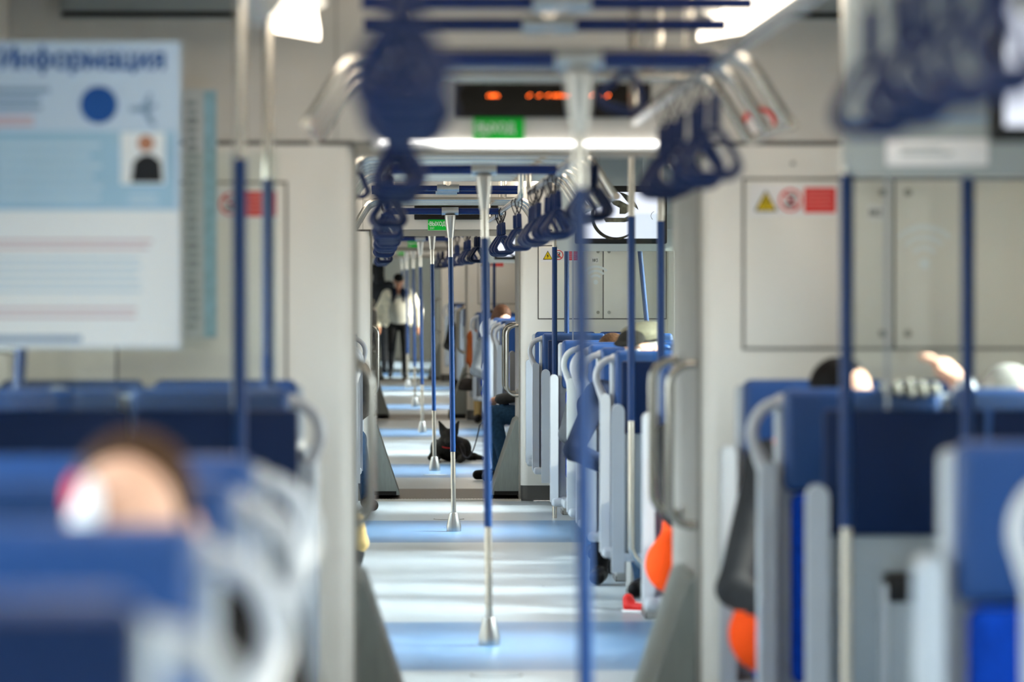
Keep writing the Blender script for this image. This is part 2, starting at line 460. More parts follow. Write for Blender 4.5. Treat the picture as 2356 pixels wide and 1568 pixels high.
        # two U-shaped steel handles on each door edge
        for j, dy in enumerate((.17, 1.02)):
            kd = Kind('gangway_grab_bar', 'grab bar')
            w = .105 if side > 0 else .062
            pts = [(0, 0, .79)] + [(-side * (w - .07 + .07 * math.sin(t)), 0, .86 - .07 * math.cos(t)) for t in np.linspace(0, PI / 2, 6)]
            pts += [(-side * (w - .07 + .07 * math.cos(t)), 0, 1.25 + .07 * math.sin(t)) for t in np.linspace(0, PI / 2, 6)] + [(0, 0, 1.32)]
            kd.part('bar', MB().tube(pts, .0145, 12), 'steel')
            kd.part('mount', MB().rbox(-.01, .012, -.03, .03, .76, .82, .006), 'brushed'); kd.part('mount', MB().rbox(-.01, .012, -.03, .03, 1.29, 1.35, .006), 'brushed')
            kd.place(f'U-shaped steel grab handle on the {g} edge, {word} side, ' + ('in front' if j == 0 else 'behind its twin'), xo + side * .005, Y + dy, 0,
                     'steel grab handles in the gangways')
    # lamp across the top of the passage
    if k == 0:
        kd = Kind('gangway_lamp', 'lamp')
        kd.part('tube', MB().tube([(-.465, 0, 0), (.465, 0, 0)], .0085, 10), 'lamp_gangway')
        kd.part('tray', MB().rbox(-.49, .49, .012, .05, -.02, .022, .005), 'lamp_body')
        kd.place('thin bright white light bar across the top of the first gangway', C0 - .02, Y - .008, OH + .006, bent=True)

# ------------------------------------------------------------------ header fittings
def led_display(k, Y):
    kd = Kind('led_display', 'display')
    w, h = .617, .10
    kd.part('case', MB().rbox(-w / 2 - .008, w / 2 + .008, .0, .03, -h / 2 - .008, h / 2 + .008, .006), 'black')
    kd.part('window', MB().box(-w / 2, w / 2, -.003, .002, -h / 2, h / 2), 'led_glass')
    b = MB()
    def glyph(x0, n):
        for i in range(n):
            x = x0 + i * .0055; z = .012 + .004 * (i % 2)
            b.box(x - .0018, x + .0018, -.006, -.002, z - .0018, z + .0018)
    for x0, n in ((-.212, 3), (-.199, 2), (-.192, 3), (-.082, 2), (-.050, 2), (-.021, 2), (-.002, 4), (.022, 3), (.040, 4), (.054, 4), (.122, 2), (.143, 2), (.172, 2)): glyph(x0, n)
    kd.part('dot_text', b, 'led_red', label='glowing orange-red dot characters')
    kd.place(f'black scrolling text display with orange digits over the {GANG[k]}', .515, Y - .034, 2.176)
def exit_sign(k, Y):
    kd = Kind('exit_sign', 'sign')
    w, h = .169, .086
    kd.part('board', MB().rbox(-w / 2, w / 2, .0, .006, -h / 2, h / 2, .002), 'exit_rim')
    kd.part('face', MB().box(-w / 2 + .003, w / 2 - .003, -.002, .001, -h / 2 + .003, h / 2 - .003), 'exit_green')
    t = text_mesh('ВЫХОД', .0285, 'white_print', wt=.16)
    kd.parts.append(('lettering', t, None, None))
    t2 = text_mesh('EXIT', .0135, 'white_print', wt=.12)
    kd.parts.append(('lettering', t2, None, None))
    a = MB().prism([(-.080, .006), (-.074, .0), (-.074, .012)][::-1], 'y', -.0035, -.002)
    kd.part('arrow', a, 'white_print')
    for me, dx, dz in ((t, -.070, -.006), (t2, -.066, -.032)):
        for v in me.vertices: v.co += Vector((dx, -.003, dz))
    kd.place(f'green exit sign reading ВЫХОД on the header of the {GANG[k]}', .338 + (.0 if k == 0 else .046), Y - .008, 2.079)
for k in range(4):
    led_display(k, CARS[k][1]); exit_sign(k, CARS[k][1])

# equipment cabinets, stickers and the route strip on the end walls
def cabinet_door_bm(b, x0, x1, z0, z1):
    b.rbox(x0, x1, -.012, -.003, z0, z1, .003, 2)
def cabinets(k, Y, side):
    kd = Kind('equipment_cabinet', 'cabinet')
    if side > 0: doors = [(.702, 1.184), (1.192, 1.66)]; z0, z1 = 1.375, 1.918
    else: doors = [(-1.33, -.79), (-1.66, -1.338)]; z0, z1 = 1.10, 1.905
    b = MB()
    lo = min(d[0] for d in doors) - .008; hi = max(d[1] for d in doors) + .008
    b.box(lo, hi, -.0028, -.0008, z0 - .008, z1 + .008)
    kd.part('dark_gap', b, 'seam', label='dark gap round the doors')
    for i, (a, c) in enumerate(doors):
        d = MB(); cabinet_door_bm(d, a, c, z0, z1)
        di = kd.part('door', d, 'panel_white')
        lx = c - .035 if (i == 0) == (side > 0) else a + .04
        for lz in (z0 + .045, z1 - .04):
            kd.part('lock', MB().lathe([(.0, 0), (.012, 0), (.0125, .004), (.006, .006)], n=14) if False else MB().tube([(lx, -.016, lz), (lx, -.008, lz)], .0125, 16), 'profile_grey', under=di)
    kd.place(f'flush cabinet with two doors in the end wall, {"screen" if side > 0 else "poster"} side of the {GANG[k]}', C0, Y)
def warning_sticker(k, Y, x, z, word):
    kd = Kind('warning_sticker', 'sticker')
    kd.part('sheet', MB().box(0, .29, 0, .001, 0, .105), 'sticker')
    kd.part('triangle', MB().prism([(.022, .020), (.088, .020), (.055, .080)], 'y', -.0012, 0), 'yellow', label='yellow triangle with a lightning bolt')
    e = MB()
    tri = [(.018, .017), (.092, .017), (.055, .085)]; tin = [(.025, .0215), (.085, .0215), (.055, .077)]
    for i in range(3):
        j = (i + 1) % 3; e.prism([tri[i], tri[j], tin[j], tin[i]], 'y', -.0018, 0)
    e.prism([(.058, .066), (.046, .042), (.054, .043), (.050, .024), (.064, .048), (.056, .047)][::-1], 'y', -.0020, 0)
    kd.part('bolt', e, 'black')
    ring = [(.135 + .034 * math.cos(t), -.0012, .0525 + .034 * math.sin(t)) for t in np.linspace(0, 2 * PI, 29)[:-1]]
    r = MB().tube(ring, .0035, 6, closed=True)
    r.tube([(.112, -.0012, .077), (.158, -.0012, .028)], .0032, 6)
    kd.part('ban_ring', r, 'red', label='red ban circle')
    c = MB().box(.118, .152, -.001, 0, .032, .043).prism([(.122, .045), (.146, .045), (.150, .072), (.118, .072), (.118, .067), (.143, .067)], 'y', -.001, 0)
    kd.part('cup', c, 'cloth_grey')
    kd.part('red_panel', MB().box(.18, .282, -.001, 0, .012, .094), 'red')
    t = MB()
    for i in range(5): t.box(.187, .276 - .01 * (i % 2), -.0016, 0, .026 + i * .013, .030 + i * .013)
    kd.part('line', t, 'red_line', label='rows of small pale print')
    kd.place(f'white warning sticker with yellow triangle and red panel, {word} side of the {GANG[k]}', x, Y - .0125, z, group='warning stickers on the end walls')
def number_label(k, Y, txt):
    kd = Kind('number_label', 'label')
    kd.part('sheet', MB().box(-.026, .026, 0, .001, -.026, .026), 'sticker')
    t = text_mesh(txt, .022, 'black', align='CENTER', wt=.14)
    for v in t.vertices: v.co += Vector((0, -.001, -.011))
    kd.parts.append(('lettering', t, None, None))
    kd.place(f'small white label reading {txt} on a cabinet door by the {GANG[k]}', C0 + 1.128, Y - .0125, 1.812)
def wifi(k, Y, dx):
    kd = Kind('wireless_symbol', 'sticker')
    for i, r in enumerate((.042, .076, .109)):
        a = [(r * math.cos(t), r * math.sin(t)) for t in np.linspace(PI * .25, PI * .75, 15)]
        a2 = [((r + .017) * math.cos(t), (r + .017) * math.sin(t)) for t in np.linspace(PI * .75, PI * .25, 15)]
        kd.part('arc', MB().prism(a2 + a[::1] if False else (a2[::-1] + a[::-1]), 'y', -.0012, 0), 'decal_wifi')
    kd.part('dot', MB().tube([(0, -.0012, 0), (0, 0, 0)], .018, 20), 'decal_wifi')
    kd.place(f'pale wireless network symbol on the cabinet doors by the {GANG[k]}', C0 + dx, Y - .0125, 1.648)
for k in range(3):
    Y = CARS[k][1]
    cabinets(k, Y, 1)
    warning_sticker(k, Y, C0 + .715, 1.80, 'screen')
    if k < 2: number_label(k, Y, '№2' if k == 0 else '№3'); wifi(k, Y, 1.132 if k == 1 else 1.285)
cabinets(0, CARS[0][1], -1)
warning_sticker(0, CARS[0][1], C0 - 1.10, 1.787, 'poster')
# panel at floor height beside the second gangway
Y = CARS[1][1]
kd = Kind('access_panel', 'panel')
kd.part('dark_gap', MB().box(-.004, .404, -.002, .004, .246, .904), 'seam'); kd.part('plate', MB().rbox(0, .40, -.007, .01, .25, .90, .003), 'panel_white')
kd.place('flush low access panel in the end wall beside the second gangway', C0 + .705, Y)
# screws and hole on the first header
kd = Kind('wall_plug', 'plug'); kd.part('disc', MB().tube([(0, -.004, 0), (0, .002, 0)], .0075, 12), 'profile_grey')
kd.place('small dark round plug in the wall above the cabinet doors', PX(1825, 14.8) - .02, 14.8, PZ(375, 14.8))
# ventilation slot high on the poster side
kd = Kind('air_vent', 'vent')
kd.part('body', MB().rbox(-1.08, -.50, -.06, 0, 2.435, 2.53, .006), 'housing'); kd.part('slot', MB().box(-1.07, -.505, -.064, -.055, 2.440, 2.458), 'black')
kd.place('grey air vent with a black slot high on the end wall, poster side', 0, 14.8)
kd = Kind('air_vent', 'vent')
kd.part('body', MB().rbox(.87, 1.60, -.06, 0, 2.435, 2.53, .006), 'housing'); kd.part('slot', MB().box(.9, 1.55, -.064, -.055, 2.440, 2.458), 'black')
kd.place('grey air vent with a black slot high on the end wall, screen side', C0 - .1, 14.8)
# prohibition sticker on the header
kd = Kind('prohibition_sticker', 'sticker')
r = MB().tube([(.05 * math.cos(t), 0, .05 * math.sin(t)) for t in np.linspace(0, 2 * PI, 33)[:-1]], .007, 8, closed=True)
r.tube([(-.034, 0, .034), (.034, 0, -.034)], .006, 8)
kd.part('ring', r, 'red'); kd.part('disc', MB().tube([(0, .001, 0), (0, .006, 0)], .052, 28), 'sticker')
kd.place('round red and white prohibition sticker on the header, screen side of the first gangway', PX(1748, 14.78) - .02, 14.79, PZ(285, 14.78))

# route map strip on the end wall
kd = Kind('route_map', 'sign')
D = 14.74
kd.part('sheet', MB().box(PX(425, D), PX(500, D), 0, .003, PZ(778, D), PZ(205, D)), 'map_strip')
kd.part('blue_band', MB().box(PX(470, D), PX(497, D), -.001, 0, PZ(775, D), PZ(210, D)), 'map_blue')
b = MB()
for i in range(26): b.box(PX(430, D), PX(452 + 6 * random.random(), D), -.001, 0, PZ(232 + i * 20.5 + 12, D), PZ(232 + i * 20.5, D))
kd.part('station_text', b, 'map_grey', label='column of small grey station lines')
kd.place('tall narrow route map strip on the wall behind the information poster', -.02, D)

# the information poster on its glass screen
D = 12.24
def q(x0, y0, x1, y1, dep=.001): return MB().box(PX(x0, D), PX(x1, D), -dep, 0, PZ(y1, D), PZ(y0, D))
kd = Kind('information_poster', 'poster')
kd.part('sheet', MB().box(PX(-80, D), PX(418, D), 0, .003, PZ(800, D), PZ(97, D)), 'poster_paper')
kd.part('panel', q(-80, 302, 405, 482), 'poster_sky', label='light blue printed panel')
kd.part('lower_field', q(-78, 484, 416, 796, .0008), 'poster_white')
t = text_mesh('Информация', .056, 'poster_blue', wt=.17)
w = max(v.co.x for v in t.vertices)
for v in t.vertices: v.co = Vector((v.co.x * (PX(382, D) - PX(5, D)) / w + PX(5, D), v.co.y - .001, v.co.z + PZ(158, D)))
kd.parts.append(('title', t, None, None))
kd.part('emblem', MB().tube([(PX(230, D), -.0018, PZ(242, D)), (PX(230, D), 0, PZ(242, D))], .050, 32), 'poster_blue', label='round dark blue emblem')
pl = [(300, 248), (330, 244), (345, 215), (352, 216), (346, 242), (362, 240), (366, 246), (345, 254), (362, 290), (350, 290), (330, 258), (302, 258)]
kd.part('aeroplane', MB().prism([(PX(x, D), PZ(y, D)) for x, y in pl], 'y', -.0018, 0), 'poster_text')
kd.part('portrait', q(280, 305, 382, 424, .0016), 'poster_white')
b = MB().prism([(PX(x, D), PZ(y, D)) for x, y in [(304, 420), (376, 420), (372, 372), (352, 356), (330, 356), (310, 372)]], 'y', -.0026, 0)
kd.part('figure', b, 'poster_dark', label='dark torso of the printed portrait')
kd.part('face', MB().tube([(PX(338, D), -.003, PZ(330, D)), (PX(338, D), 0, PZ(330, D))], .022, 20), 'skin_tan')
def lines(name, m, x0, y0, x1, n, dy, h, seed):
    random.seed(seed); b = MB()
    for i in range(n):
        b.box(PX(x0, D), PX(x1 - random.random() * 30, D), -.0018, 0, PZ(y0 + i * dy + h, D), PZ(y0 + i * dy, D))
    kd.part(name, b, m)
lines('text_block', 'poster_text', -70, 203, 122, 3, 20, 11, 1); lines('text_block', 'poster_pink', -70, 268, 110, 2, 14, 9, 2)
lines('text_block', 'poster_pink', -70, 552, 360, 2, 14, 6, 3); lines('text_block', 'poster_pale', -70, 592, 330, 5, 18, 7, 4)
lines('text_block', 'poster_pink', -70, 708, 340, 2, 16, 6, 6); lines('text_block', 'poster_text', -70, 772, 200, 1, 16, 14, 7)
lines('text_block', 'poster_pale', 0, 330, 240, 6, 24, 10, 8); lines('text_block', 'poster_pale', 300, 448, 376, 2, 14, 7, 9)
kd.place('large blue and white information poster with a portrait, hung in the car', -.032, D)

# ------------------------------------------------------------------ lamps along the ceiling
for k in range(4):
    y0, y1 = CARS[k]; a, b = max(y0 + .3, 3.), y1 - (.30 if k == 0 else .02)
    for side, word in ((-1, 'poster'), (1, 'screen')):
        kd = Kind('ceiling_lamp', 'lamp')
        n = max(2, int((b - a) / 2)); x = C0 + (.60 if side > 0 else -.745); t = side * .048
        h = MB().prism([(x - .095, 2.412 + t), (x + .095, 2.412 - t), (x + .11, CH), (x - .11, CH)], 'y', a, b, n).bent()
        kd2 = MB().prism([(x - .080, 2.390 + t), (x + .080, 2.390 - t), (x + .084, 2.412 - t), (x - .076, 2.412 + t)], 'y', a, b, n).bent()
        mid = (a + b) / 2; dx, dz = bend(mid)
        kd2 = MB().prism([(x - .072, 2.365 - t * .25), (x + .072, 2.365 + t * .25), (x + .072, 2.387), (x - .072, 2.387)], 'y', a, b, n).bent()
        for mbx in (h, kd2): mbx.v = [(p[0] - dx, p[1] - mid, p[2] - dz) for p in mbx.v]
        kd.part('housing', h, 'lamp_body', smooth=False); kd.part('diffuser', kd2, 'lamp', smooth=False)
        kd.place(f'long white light strip on the ceiling, {word} side of the {CARNAME[k]}', 0, mid)
# ------------------------------------------------------------------ seats
def arc(cx, cz, rx, rz, a0, a1, n=10):
    return [(cx + rx * math.cos(t), 0, cz + rz * math.sin(t)) for t in np.linspace(a0, a1, n)]
SEATS = {}
def seat_kind(sx, sy, handle):
    key = (sx, sy, handle)
    if key in SEATS: return SEATS[key]
    kd = Kind('double_seat', 'seat')
    P = lambda n, b, m, under=None, label=None: kd.part(n, b.flip(sx, sy), m, under, label)
    P('back_shell', MB().rbox(-.003, .955, .012, .082, .28, 1.262, .018, 3), 'shell_grey')
    if sy < 0: P('back_pad', MB().rbox(.012, .94, .074, .098, .87, 1.272, .010, 2), 'navy_pad', label='dark navy pad on the back')
    for x0, x1 in ((0, .468), (.482, .95)):
        # headrest: pillowed block with a softly crowned top
        x0 += .018; b = MB().rbox(x0, x1, -.055, .045, .985, 1.278, .026, 4)
        b.v = [(x, y - .022 * math.exp(-((z - 1.14) / .09) ** 2) * math.cos(PI * ((x - x0) / (x1 - x0) - .5)) * (1 if y < -.03 else 0), z) for x, y, z in b.v]
        P('headrest', b, 'vinyl_blue')
        b = MB().rbox(x0 + .022, x1 - .012, -.075, .035, .44, .978, .022, 3)
        P('backrest', b, 'fabric_blue')
        b = MB().rbox(x0 + .022, x1 - .012, -.49, -.08, .330, .405, .03, 3)
        P('cushion', b, 'fabric_blue')
    P('seat_pan', MB().rbox(.01, .94, -.485, .06, .280, .332, .015, 2), 'shell_grey')
    # side frame along the aisle edge of the backrest, round topped
    pts = [(-.052, .30)] + [(-.052 + .0, 1.04)] + [(-.029 + .024 * math.cos(t), 1.045 + .026 * math.sin(t)) for t in np.linspace(PI, 0, 7)] + [(-.005, .30)]
    b = MB().prism(pts[::-1], 'y', -.060, .062)
    sf = P('side_frame', b, 'shell_grey')
    P('foot_bracket', MB().rbox(-.045, .03, -.10, .05, .275, .325, .018, 3), 'shell_grey', sf)
    if handle:
        p = [(.03, 0, 1.238)] + arc(.012, 1.150, .082, .088, PI * .5, PI * 1.15, 12)
        p += [(-.052, 0, 1.085), (-.038, 0, 1.055), (-.029, 0, 1.02)]
        P('grab_handle', MB().tube(p, [.017] * (len(p) - 3) + [.019, .022, .024], 12), 'handle_grey', label='curved light grey grab handle')
    P('pedestal', MB().rbox(.152, .85, -.36, .03, .0, .278, .012, 2), 'pedestal')
    P('kick_edge', MB().box(.150, .158, -.355, .025, .0, .03), 'plinth')
    SEATS[key] = kd
    return kd
EDGE = .646
ROWS = {  # car: side: (distance, faces this way, grab handle)
    0: {1: [(7.55, 1, 1), (8.25, 1, 0), (13.0, 1, 1), (14.4, 1, 0)],
        -1: [(4.02, -1, 1), (5.28, 1, 1), (6.5, 1, 1), (7.5, 1, 1), (13.0, 1, 1), (14.4, 1, 0)]},
    1: {1: [(18.45, 1, 0), (22.15, 1, 1), (23.6, 1, 1), (25.0, 1, 1), (26.25, 1, 1), (27.55, 1, 0), (32.55, 1, 1), (34.1, 1, 0)],
        -1: [(22.15, 1, 1), (23.7, 1, 1), (26.2, 1, 1), (27.55, 1, 1), (32.55, 1, 1), (34.1, 1, 0)]},
    2: {1: [(38.05, 1, 0), (41.75, 1, 1), (43.2, 1, 1), (44.6, 1, 1), (45.85, 1, 1), (47.15, 1, 1), (52.15, 1, 1), (53.7, 1, 0)],
        -1: [(47.15, 1, 1), (52.15, 1, 1), (53.7, 1, 0)]},
    3: {1: [(57.65, 1, 0), (61.35, -1, 1), (62.8, 1, 1), (65.4, 1, 1), (71.7, -1, 1)], -1: [(66.7, 1, 1), (71.7, -1, 1)]},
}
for k, sides in ROWS.items():
    for sx, rows in sides.items():
        word = 'screen' if sx > 0 else 'poster'
        for i, (d, face, h) in enumerate(rows):
            e = EDGE - {27.55: .05, 8.25: .105}.get(d, 0)
            if sx < 0: e = EDGE + (.08 if d in (13.0, 14.4) else .022)
            look = 'fabric front towards the viewer' if face > 0 else 'navy back towards the viewer'
            seat_kind(sx, face, h).place(f'blue double seat, {look}, {ORD[i]} row, {word} side, {CARNAME[k]}', C0 + sx * e, d, 0,
                                         f'seats on the {word} side of the {CARNAME[k]}')

# glass draught screens with navy panels in front of the first seats past each doorway
for k, d, e, e2 in ((0, 12.3, .662, .662), (1, 21.5, .618, .63), (1, 31.85, .635, .63)):
    for sx, word in ((1, 'screen'), (-1, 'poster')):
        kd = Kind('draught_screen', 'partition')
        P = lambda n, b, m, label=None: kd.part(n, b.flip(sx, 1), m, label=label)
        w = .060
        pts = [(0, .24), (0, 1.00)] + [(w / 2 - w / 2 * math.cos(t), 1.00 + .034 * math.sin(t)) for t in np.linspace(0, PI, 8)] + [(w, .24)]
        P('side_post', MB().prism(pts[::-1], 'y', -.05, .02), 'shell_grey')
        P('lower_panel', MB().rbox(w, 1.00, -.012, .01, .33, .90, .006), 'back_shell'); P('leg', MB().rbox(.92, .96, -.03, .01, 0, .335, .006), 'shell_grey')
        for x0, x1 in ((.045, .485), (.50, .98)): P('navy_panel', MB().rbox(x0, x1, -.030, -.008, .895, 1.236, .01, 2), 'navy_pad', label='dark navy panel')
        P('glass', MB().box(.10, 1.00, -.006, .0, 1.236, 1.93), 'screen_glass')
        P('edge_strip', MB().box(.215, .225, -.009, .003, 1.236, 1.93), 'shell_grey')
        kd.place(f'glass draught screen with navy lower panels, {word} side, ' + ('poster car' if k == 0 else 'second car, ' + ('nearer doors' if d < 25 else 'farther doors')),
                 C0 + sx * (e if sx > 0 else e2), d, 0, 'glass draught screens')
# litter bin behind the screen-side seat of the poster car
kd = Kind('litter_bin', 'bin')
kd.part('body', MB().rbox(0, .16, -.11, 0, .10, .76, .012, 2), 'back_shell'); kd.part('lid', MB().rbox(-.004, .166, -.116, .0, .72, .80, .012, 2), 'black', label='black lid with a slot')
kd.part('rim', MB().rbox(-.012, .004, -.114, 0, .2, .77, .006), 'shell_grey')
kd.place('slim grey litter bin with black lid on the draught screen', PX(2042, 12.2) - .03, 12.28)

# ------------------------------------------------------------------ centre poles in the doorway areas
def centre_pole(v, x, label):
    kd = Kind('centre_pole', 'pole')
    kd.part('lower_tube', MB().tube([(0, 0, .10), (0, 0, .53)], .0162, 20), 'steel')
    kd.part('grip_sleeve', MB().tube([(0, 0, .523), (0, 0, 1.80)], .0178, 20), 'blue_sleeve', label='dark blue grip sleeve')
    kd.part('upper_tube', MB().tube([(0, 0, 1.795), (0, 0, 1.98)], .0162, 20), 'steel')
    kd.part('base_cone', MB().lathe([(.047, 0), (.048, .004), (.048, .035), (.030, .115), (.028, .122), (.017, .124)], n=28), 'brushed')
    kd.part('top_cone', MB().lathe([(.0195, 1.925), (.021, 1.93), (.036, 2.06), (.036, 2.075)], n=24), 'brushed')
    kd.part('collar', MB().tube([(-.055, 0, 2.10), (.055, 0, 2.10)], .0255, 20), 'brushed')
    dx, dz = bend(v)
    kd.place(label, x - dx, v, 0, rot=(0, -.0115, 0), group='centre poles')
PX_BASE = {10.8: .475, 20.15: .447, 29.95: .431, 39.75: .405, 49.55: .373, 59.35: .350, 69.15: .303, 78.9: .26}
for i, (d, x) in enumerate(PX_BASE.items()):
    centre_pole(d, x, f'steel and blue centre pole, {ORD[i]} counting away from the camera')
for i, (d, x) in enumerate(((18.55, .44), (31.6, .42), (38.9, .405))):
    kd = Kind('floor_cover', 'cover')
    kd.part('plate', MB().lathe([(.098, 0), (.100, .001), (.098, .0025), (.0, .0026)], n=36), 'floor_pale'); kd.part('rim', MB().lathe([(.107, 0), (.107, .0012), (.098, .0016)], n=36), 'seam')
    dx, dz = bend(d)
    kd.place(f'small round floor cover near the {["second", "third", "fourth"][i]} centre pole', x - dx, d, 0.0005)

# ------------------------------------------------------------------ overhead handrails in the doorway areas
RAILR, RAILL = .335, -.425
for i, v in enumerate(list(PX_BASE)[:7]):
    xc = PX_BASE[v] - bend(v)[0] - .024
    kd = Kind('overhead_handrail', 'handrail')
    kd.part('cross_bar', MB().tube([(RAILL, 0, 2.10), (RAILR, 0, 2.10)], .0215, 18), 'blue_rail', label='dark blue cross bar')
    for s in (-1, 1):
        rx = RAILR if s > 0 else RAILL
        pts = [(rx, -4.45, 2.56), (rx, -4.45, 2.16), (rx, -4.43, 2.12), (rx, -4.38, 2.10), (rx, -2, 2.10), (rx, 0, 2.10), (rx, 4.3, 2.10),
               (rx, 4.37, 2.12), (rx, 4.4, 2.16), (rx, 4.4, 2.56)]
        if i in (1, 3, 5): pts = [(rx, -3.6, 2.56), (rx, -3.6, 2.16), (rx, -3.58, 2.12), (rx, -3.53, 2.10)] + pts[4:]
        if i % 2 == 0: pts = pts[:6] + [(rx, 3.7, 2.10), (rx, 3.77, 2.12), (rx, 3.8, 2.16), (rx, 3.8, 2.56)]
        kd.part('side_rail', MB().tube(pts, .0175, 14), 'steel')
        kd.part('joint', MB().ell((rx, 0, 2.10), (.027, .027, .027)), 'brushed')
    for dy in (1.05, 2.0):
        uz = 2.302 if i == 0 else 2.275
        ub = kd.part('upper_bar', MB().tube([(-.52, dy, uz), (.50, dy, uz)], .019, 16), 'blue_rail', label='dark blue upper bar')
        kd.part('stem', MB().tube([(0, dy, 2.28), (0, dy, 2.56)], .02, 14), 'steel', ub)
        kd.part('tee', MB().tube([(-.075, dy, uz), (.075, dy, uz)], .0265, 18), 'brushed', ub)
    kd.place(f'overhead handrail with dark blue bars, {ORD[i]} doorway area from the camera', xc, v, 0, 'overhead handrails')

# hoop racks over the seats and aisle
def hoop_rack(ds, label):
    kd = Kind('overhead_hoop_rack', 'rack')
    dm = (ds[0] + ds[-1]) / 2
    for d in ds:
        y = d - dm
        pts = []
        half = [(.0, 2.235), (.48, 2.235), (.535, 2.228), (.575, 2.205), (.605, 2.165), (.672, 2.055), (.690, 2.036)]
        for x, z in half[::-1]: pts.append((-x, y, z))
        for x, z in half[1:]: pts.append((x, y, z))
        kd.part('hoop', MB().tube(pts, .0185, 12), 'steel')
    for s in (-1, 1):
        kd.part('side_bar', MB().tube([(s * .692, ds[0] - dm - .03, 2.034), (s * .692, ds[-1] - dm + .03, 2.034)], .0165, 12), 'steel')
        kd.part('hanger', MB().tube([(s * .40, ds[0] - dm, 2.235), (s * .40, ds[0] - dm, 2.56)], .014, 10), 'steel')
        kd.part('hanger', MB().tube([(s * .40, ds[-1] - dm, 2.235), (s * .40, ds[-1] - dm, 2.56)], .014, 10), 'steel')
    kd.place(label, C0, dm, 0, 'overhead hoop racks')
hoop_rack([6.4, 7.0, 7.6, 8.1], 'steel hoop rack over the seats before the first doorway area')
hoop_rack([13.05, 13.75, 14.45], 'steel hoop rack of three hoops beside the first display')
hoop_rack([16.7, 17.3, 17.9], 'steel hoop rack just inside the second car')
hoop_rack([22.5, 23.1, 23.7, 24.25, 24.9, 25.75, 26.3, 26.8], 'steel hoop rack of eight hoops, middle of the second car')
hoop_rack([32.7, 33.35, 34.0], 'steel hoop rack before the second gangway')
hoop_rack([36.3, 36.9, 37.5], 'steel hoop rack just inside the third car')
hoop_rack([42.1, 42.8, 43.5, 44.45, 44.8, 45.5, 46.2], 'steel hoop rack of seven hoops, middle of the third car')
hoop_rack([52.3, 53.0, 53.6], 'steel hoop rack before the third gangway')

# ------------------------------------------------------------------ hand straps
def tri_handle(w, h, r):
    # rounded triangle, point up
    c = [(0, -.0), (w / 2, -h), (-w / 2, -h)]
    rr = [.024, .028, .028]; pts = []
    for i in range(3):
        p = Vector((c[i][0], c[i][1])); a = (Vector(c[i - 1]) - p).normalized(); b = (Vector(c[(i + 1) % 3]) - p).normalized()
        ang = a.angle(b); dist = rr[i] / math.tan(ang / 2); cen = p + (a + b).normalized() * (rr[i] / math.sin(ang / 2))
        s = p + a * dist; e = p + b * dist
        a0 = math.atan2(s.y - cen.y, s.x - cen.x); a1 = math.atan2(e.y - cen.y, e.x - cen.x)
        while a1 - a0 > PI: a1 -= 2 * PI
        while a1 - a0 < -PI: a1 += 2 * PI
        for t in np.linspace(a0, a1, 7): pts.append((cen.x + rr[i] * math.cos(t), 0, cen.y + rr[i] * math.sin(t)))
    return pts
kd = Kind('hand_strap', 'hand strap')
b = MB()
for s in (-1, 1):
    b.tube([(s * .020, 0, .0), (s * .019, 0, -.02), (s * .004, 0, -.06), (-s * .006, 0, -.078)], .003, 6)
b.tube([(.022 * math.cos(t), 0, .022 * math.sin(t)) for t in np.linspace(0, PI, 9)], .004, 6)
kd.part('cord', b, 'cord_black', label='thin crossed black cords')
kd.part('sleeve', MB().rbox(-.014, .014, -.008, .008, -.150, -.070, .005, 2), 'strap_navy')
pts = [(x, y, z - .138) for x, y, z in tri_handle(.160, .128, 0)]
rad = [.0105 if p[2] > -.235 else .014 for p in pts]
kd.part('handle', MB().tube(pts, rad, 12, closed=True), 'strap_navy')
STRAP = kd
def straps(v, s, ds, where, dz=0., sh=0.):
    xc = PX_BASE[v] - bend(v)[0] - .024
    for i, d in enumerate(ds):
        STRAP.place(f'navy triangular hand strap, {ORD[i]} along the {where}', xc + sh + (RAILR if s > 0 else RAILL) + random.uniform(-.006, .006), d, 2.10 + dz - .019 + random.uniform(-.004, .004),
                    'hand straps on the ' + where, rot=(random.uniform(-.04, .04), random.uniform(-.05, .05), random.uniform(-.22, .22)))
random.seed(11)
straps(10.8, 1, [5.6, 5.95, 6.3, 6.65, 7.0, 7.4], 'screen-side rail before the first centre pole')
straps(10.8, 1, [10.95, 11.35, 11.75, 12.15, 12.55, 12.95], 'screen-side rail past the first centre pole', .015)
straps(10.8, -1, [6.1, 6.5, 6.9, 7.3, 7.7, 8.05], 'poster-side rail before the first centre pole')
straps(10.8, -1, [11.2, 11.7, 12.3, 12.9], 'poster-side rail past the first centre pole')
straps(20.15, 1, [16.75, 16.95, 17.15, 17.35, 17.6], 'screen-side rail before the second centre pole', .02, .0)
straps(20.15, 1, [20.35, 20.6, 20.85, 21.1, 21.35, 21.6, 22.9, 23.15, 23.4, 23.65, 23.9, 24.2], 'screen-side rail past the second centre pole')
straps(20.15, -1, [17.3, 17.7, 20.6, 21.1, 21.6, 22.2, 23.2, 24.2], 'poster-side rail by the second centre pole')
straps(29.95, 1, [25.9, 26.2, 26.5], 'screen-side rail before the third centre pole')
straps(29.95, 1, [29.35, 29.6, 30.2, 30.5, 30.8], 'screen-side rail by the third centre pole', .01)
straps(29.95, -1, [26.0, 26.5, 27.1, 27.7, 30.6, 31.0], 'poster-side rail by the third centre pole')
straps(39.75, 1, [36.6, 37.0, 37.4, 40.2, 40.6, 41.0, 41.4, 41.8, 42.2], 'screen-side rail by the fourth centre pole')
straps(39.75, -1, [38.4, 40.4, 41.2], 'poster-side rail by the fourth centre pole')
straps(49.55, 1, [45.8, 46.2, 46.6, 49.9, 50.3, 50.7, 51.1, 51.5], 'screen-side rail by the fifth centre pole')
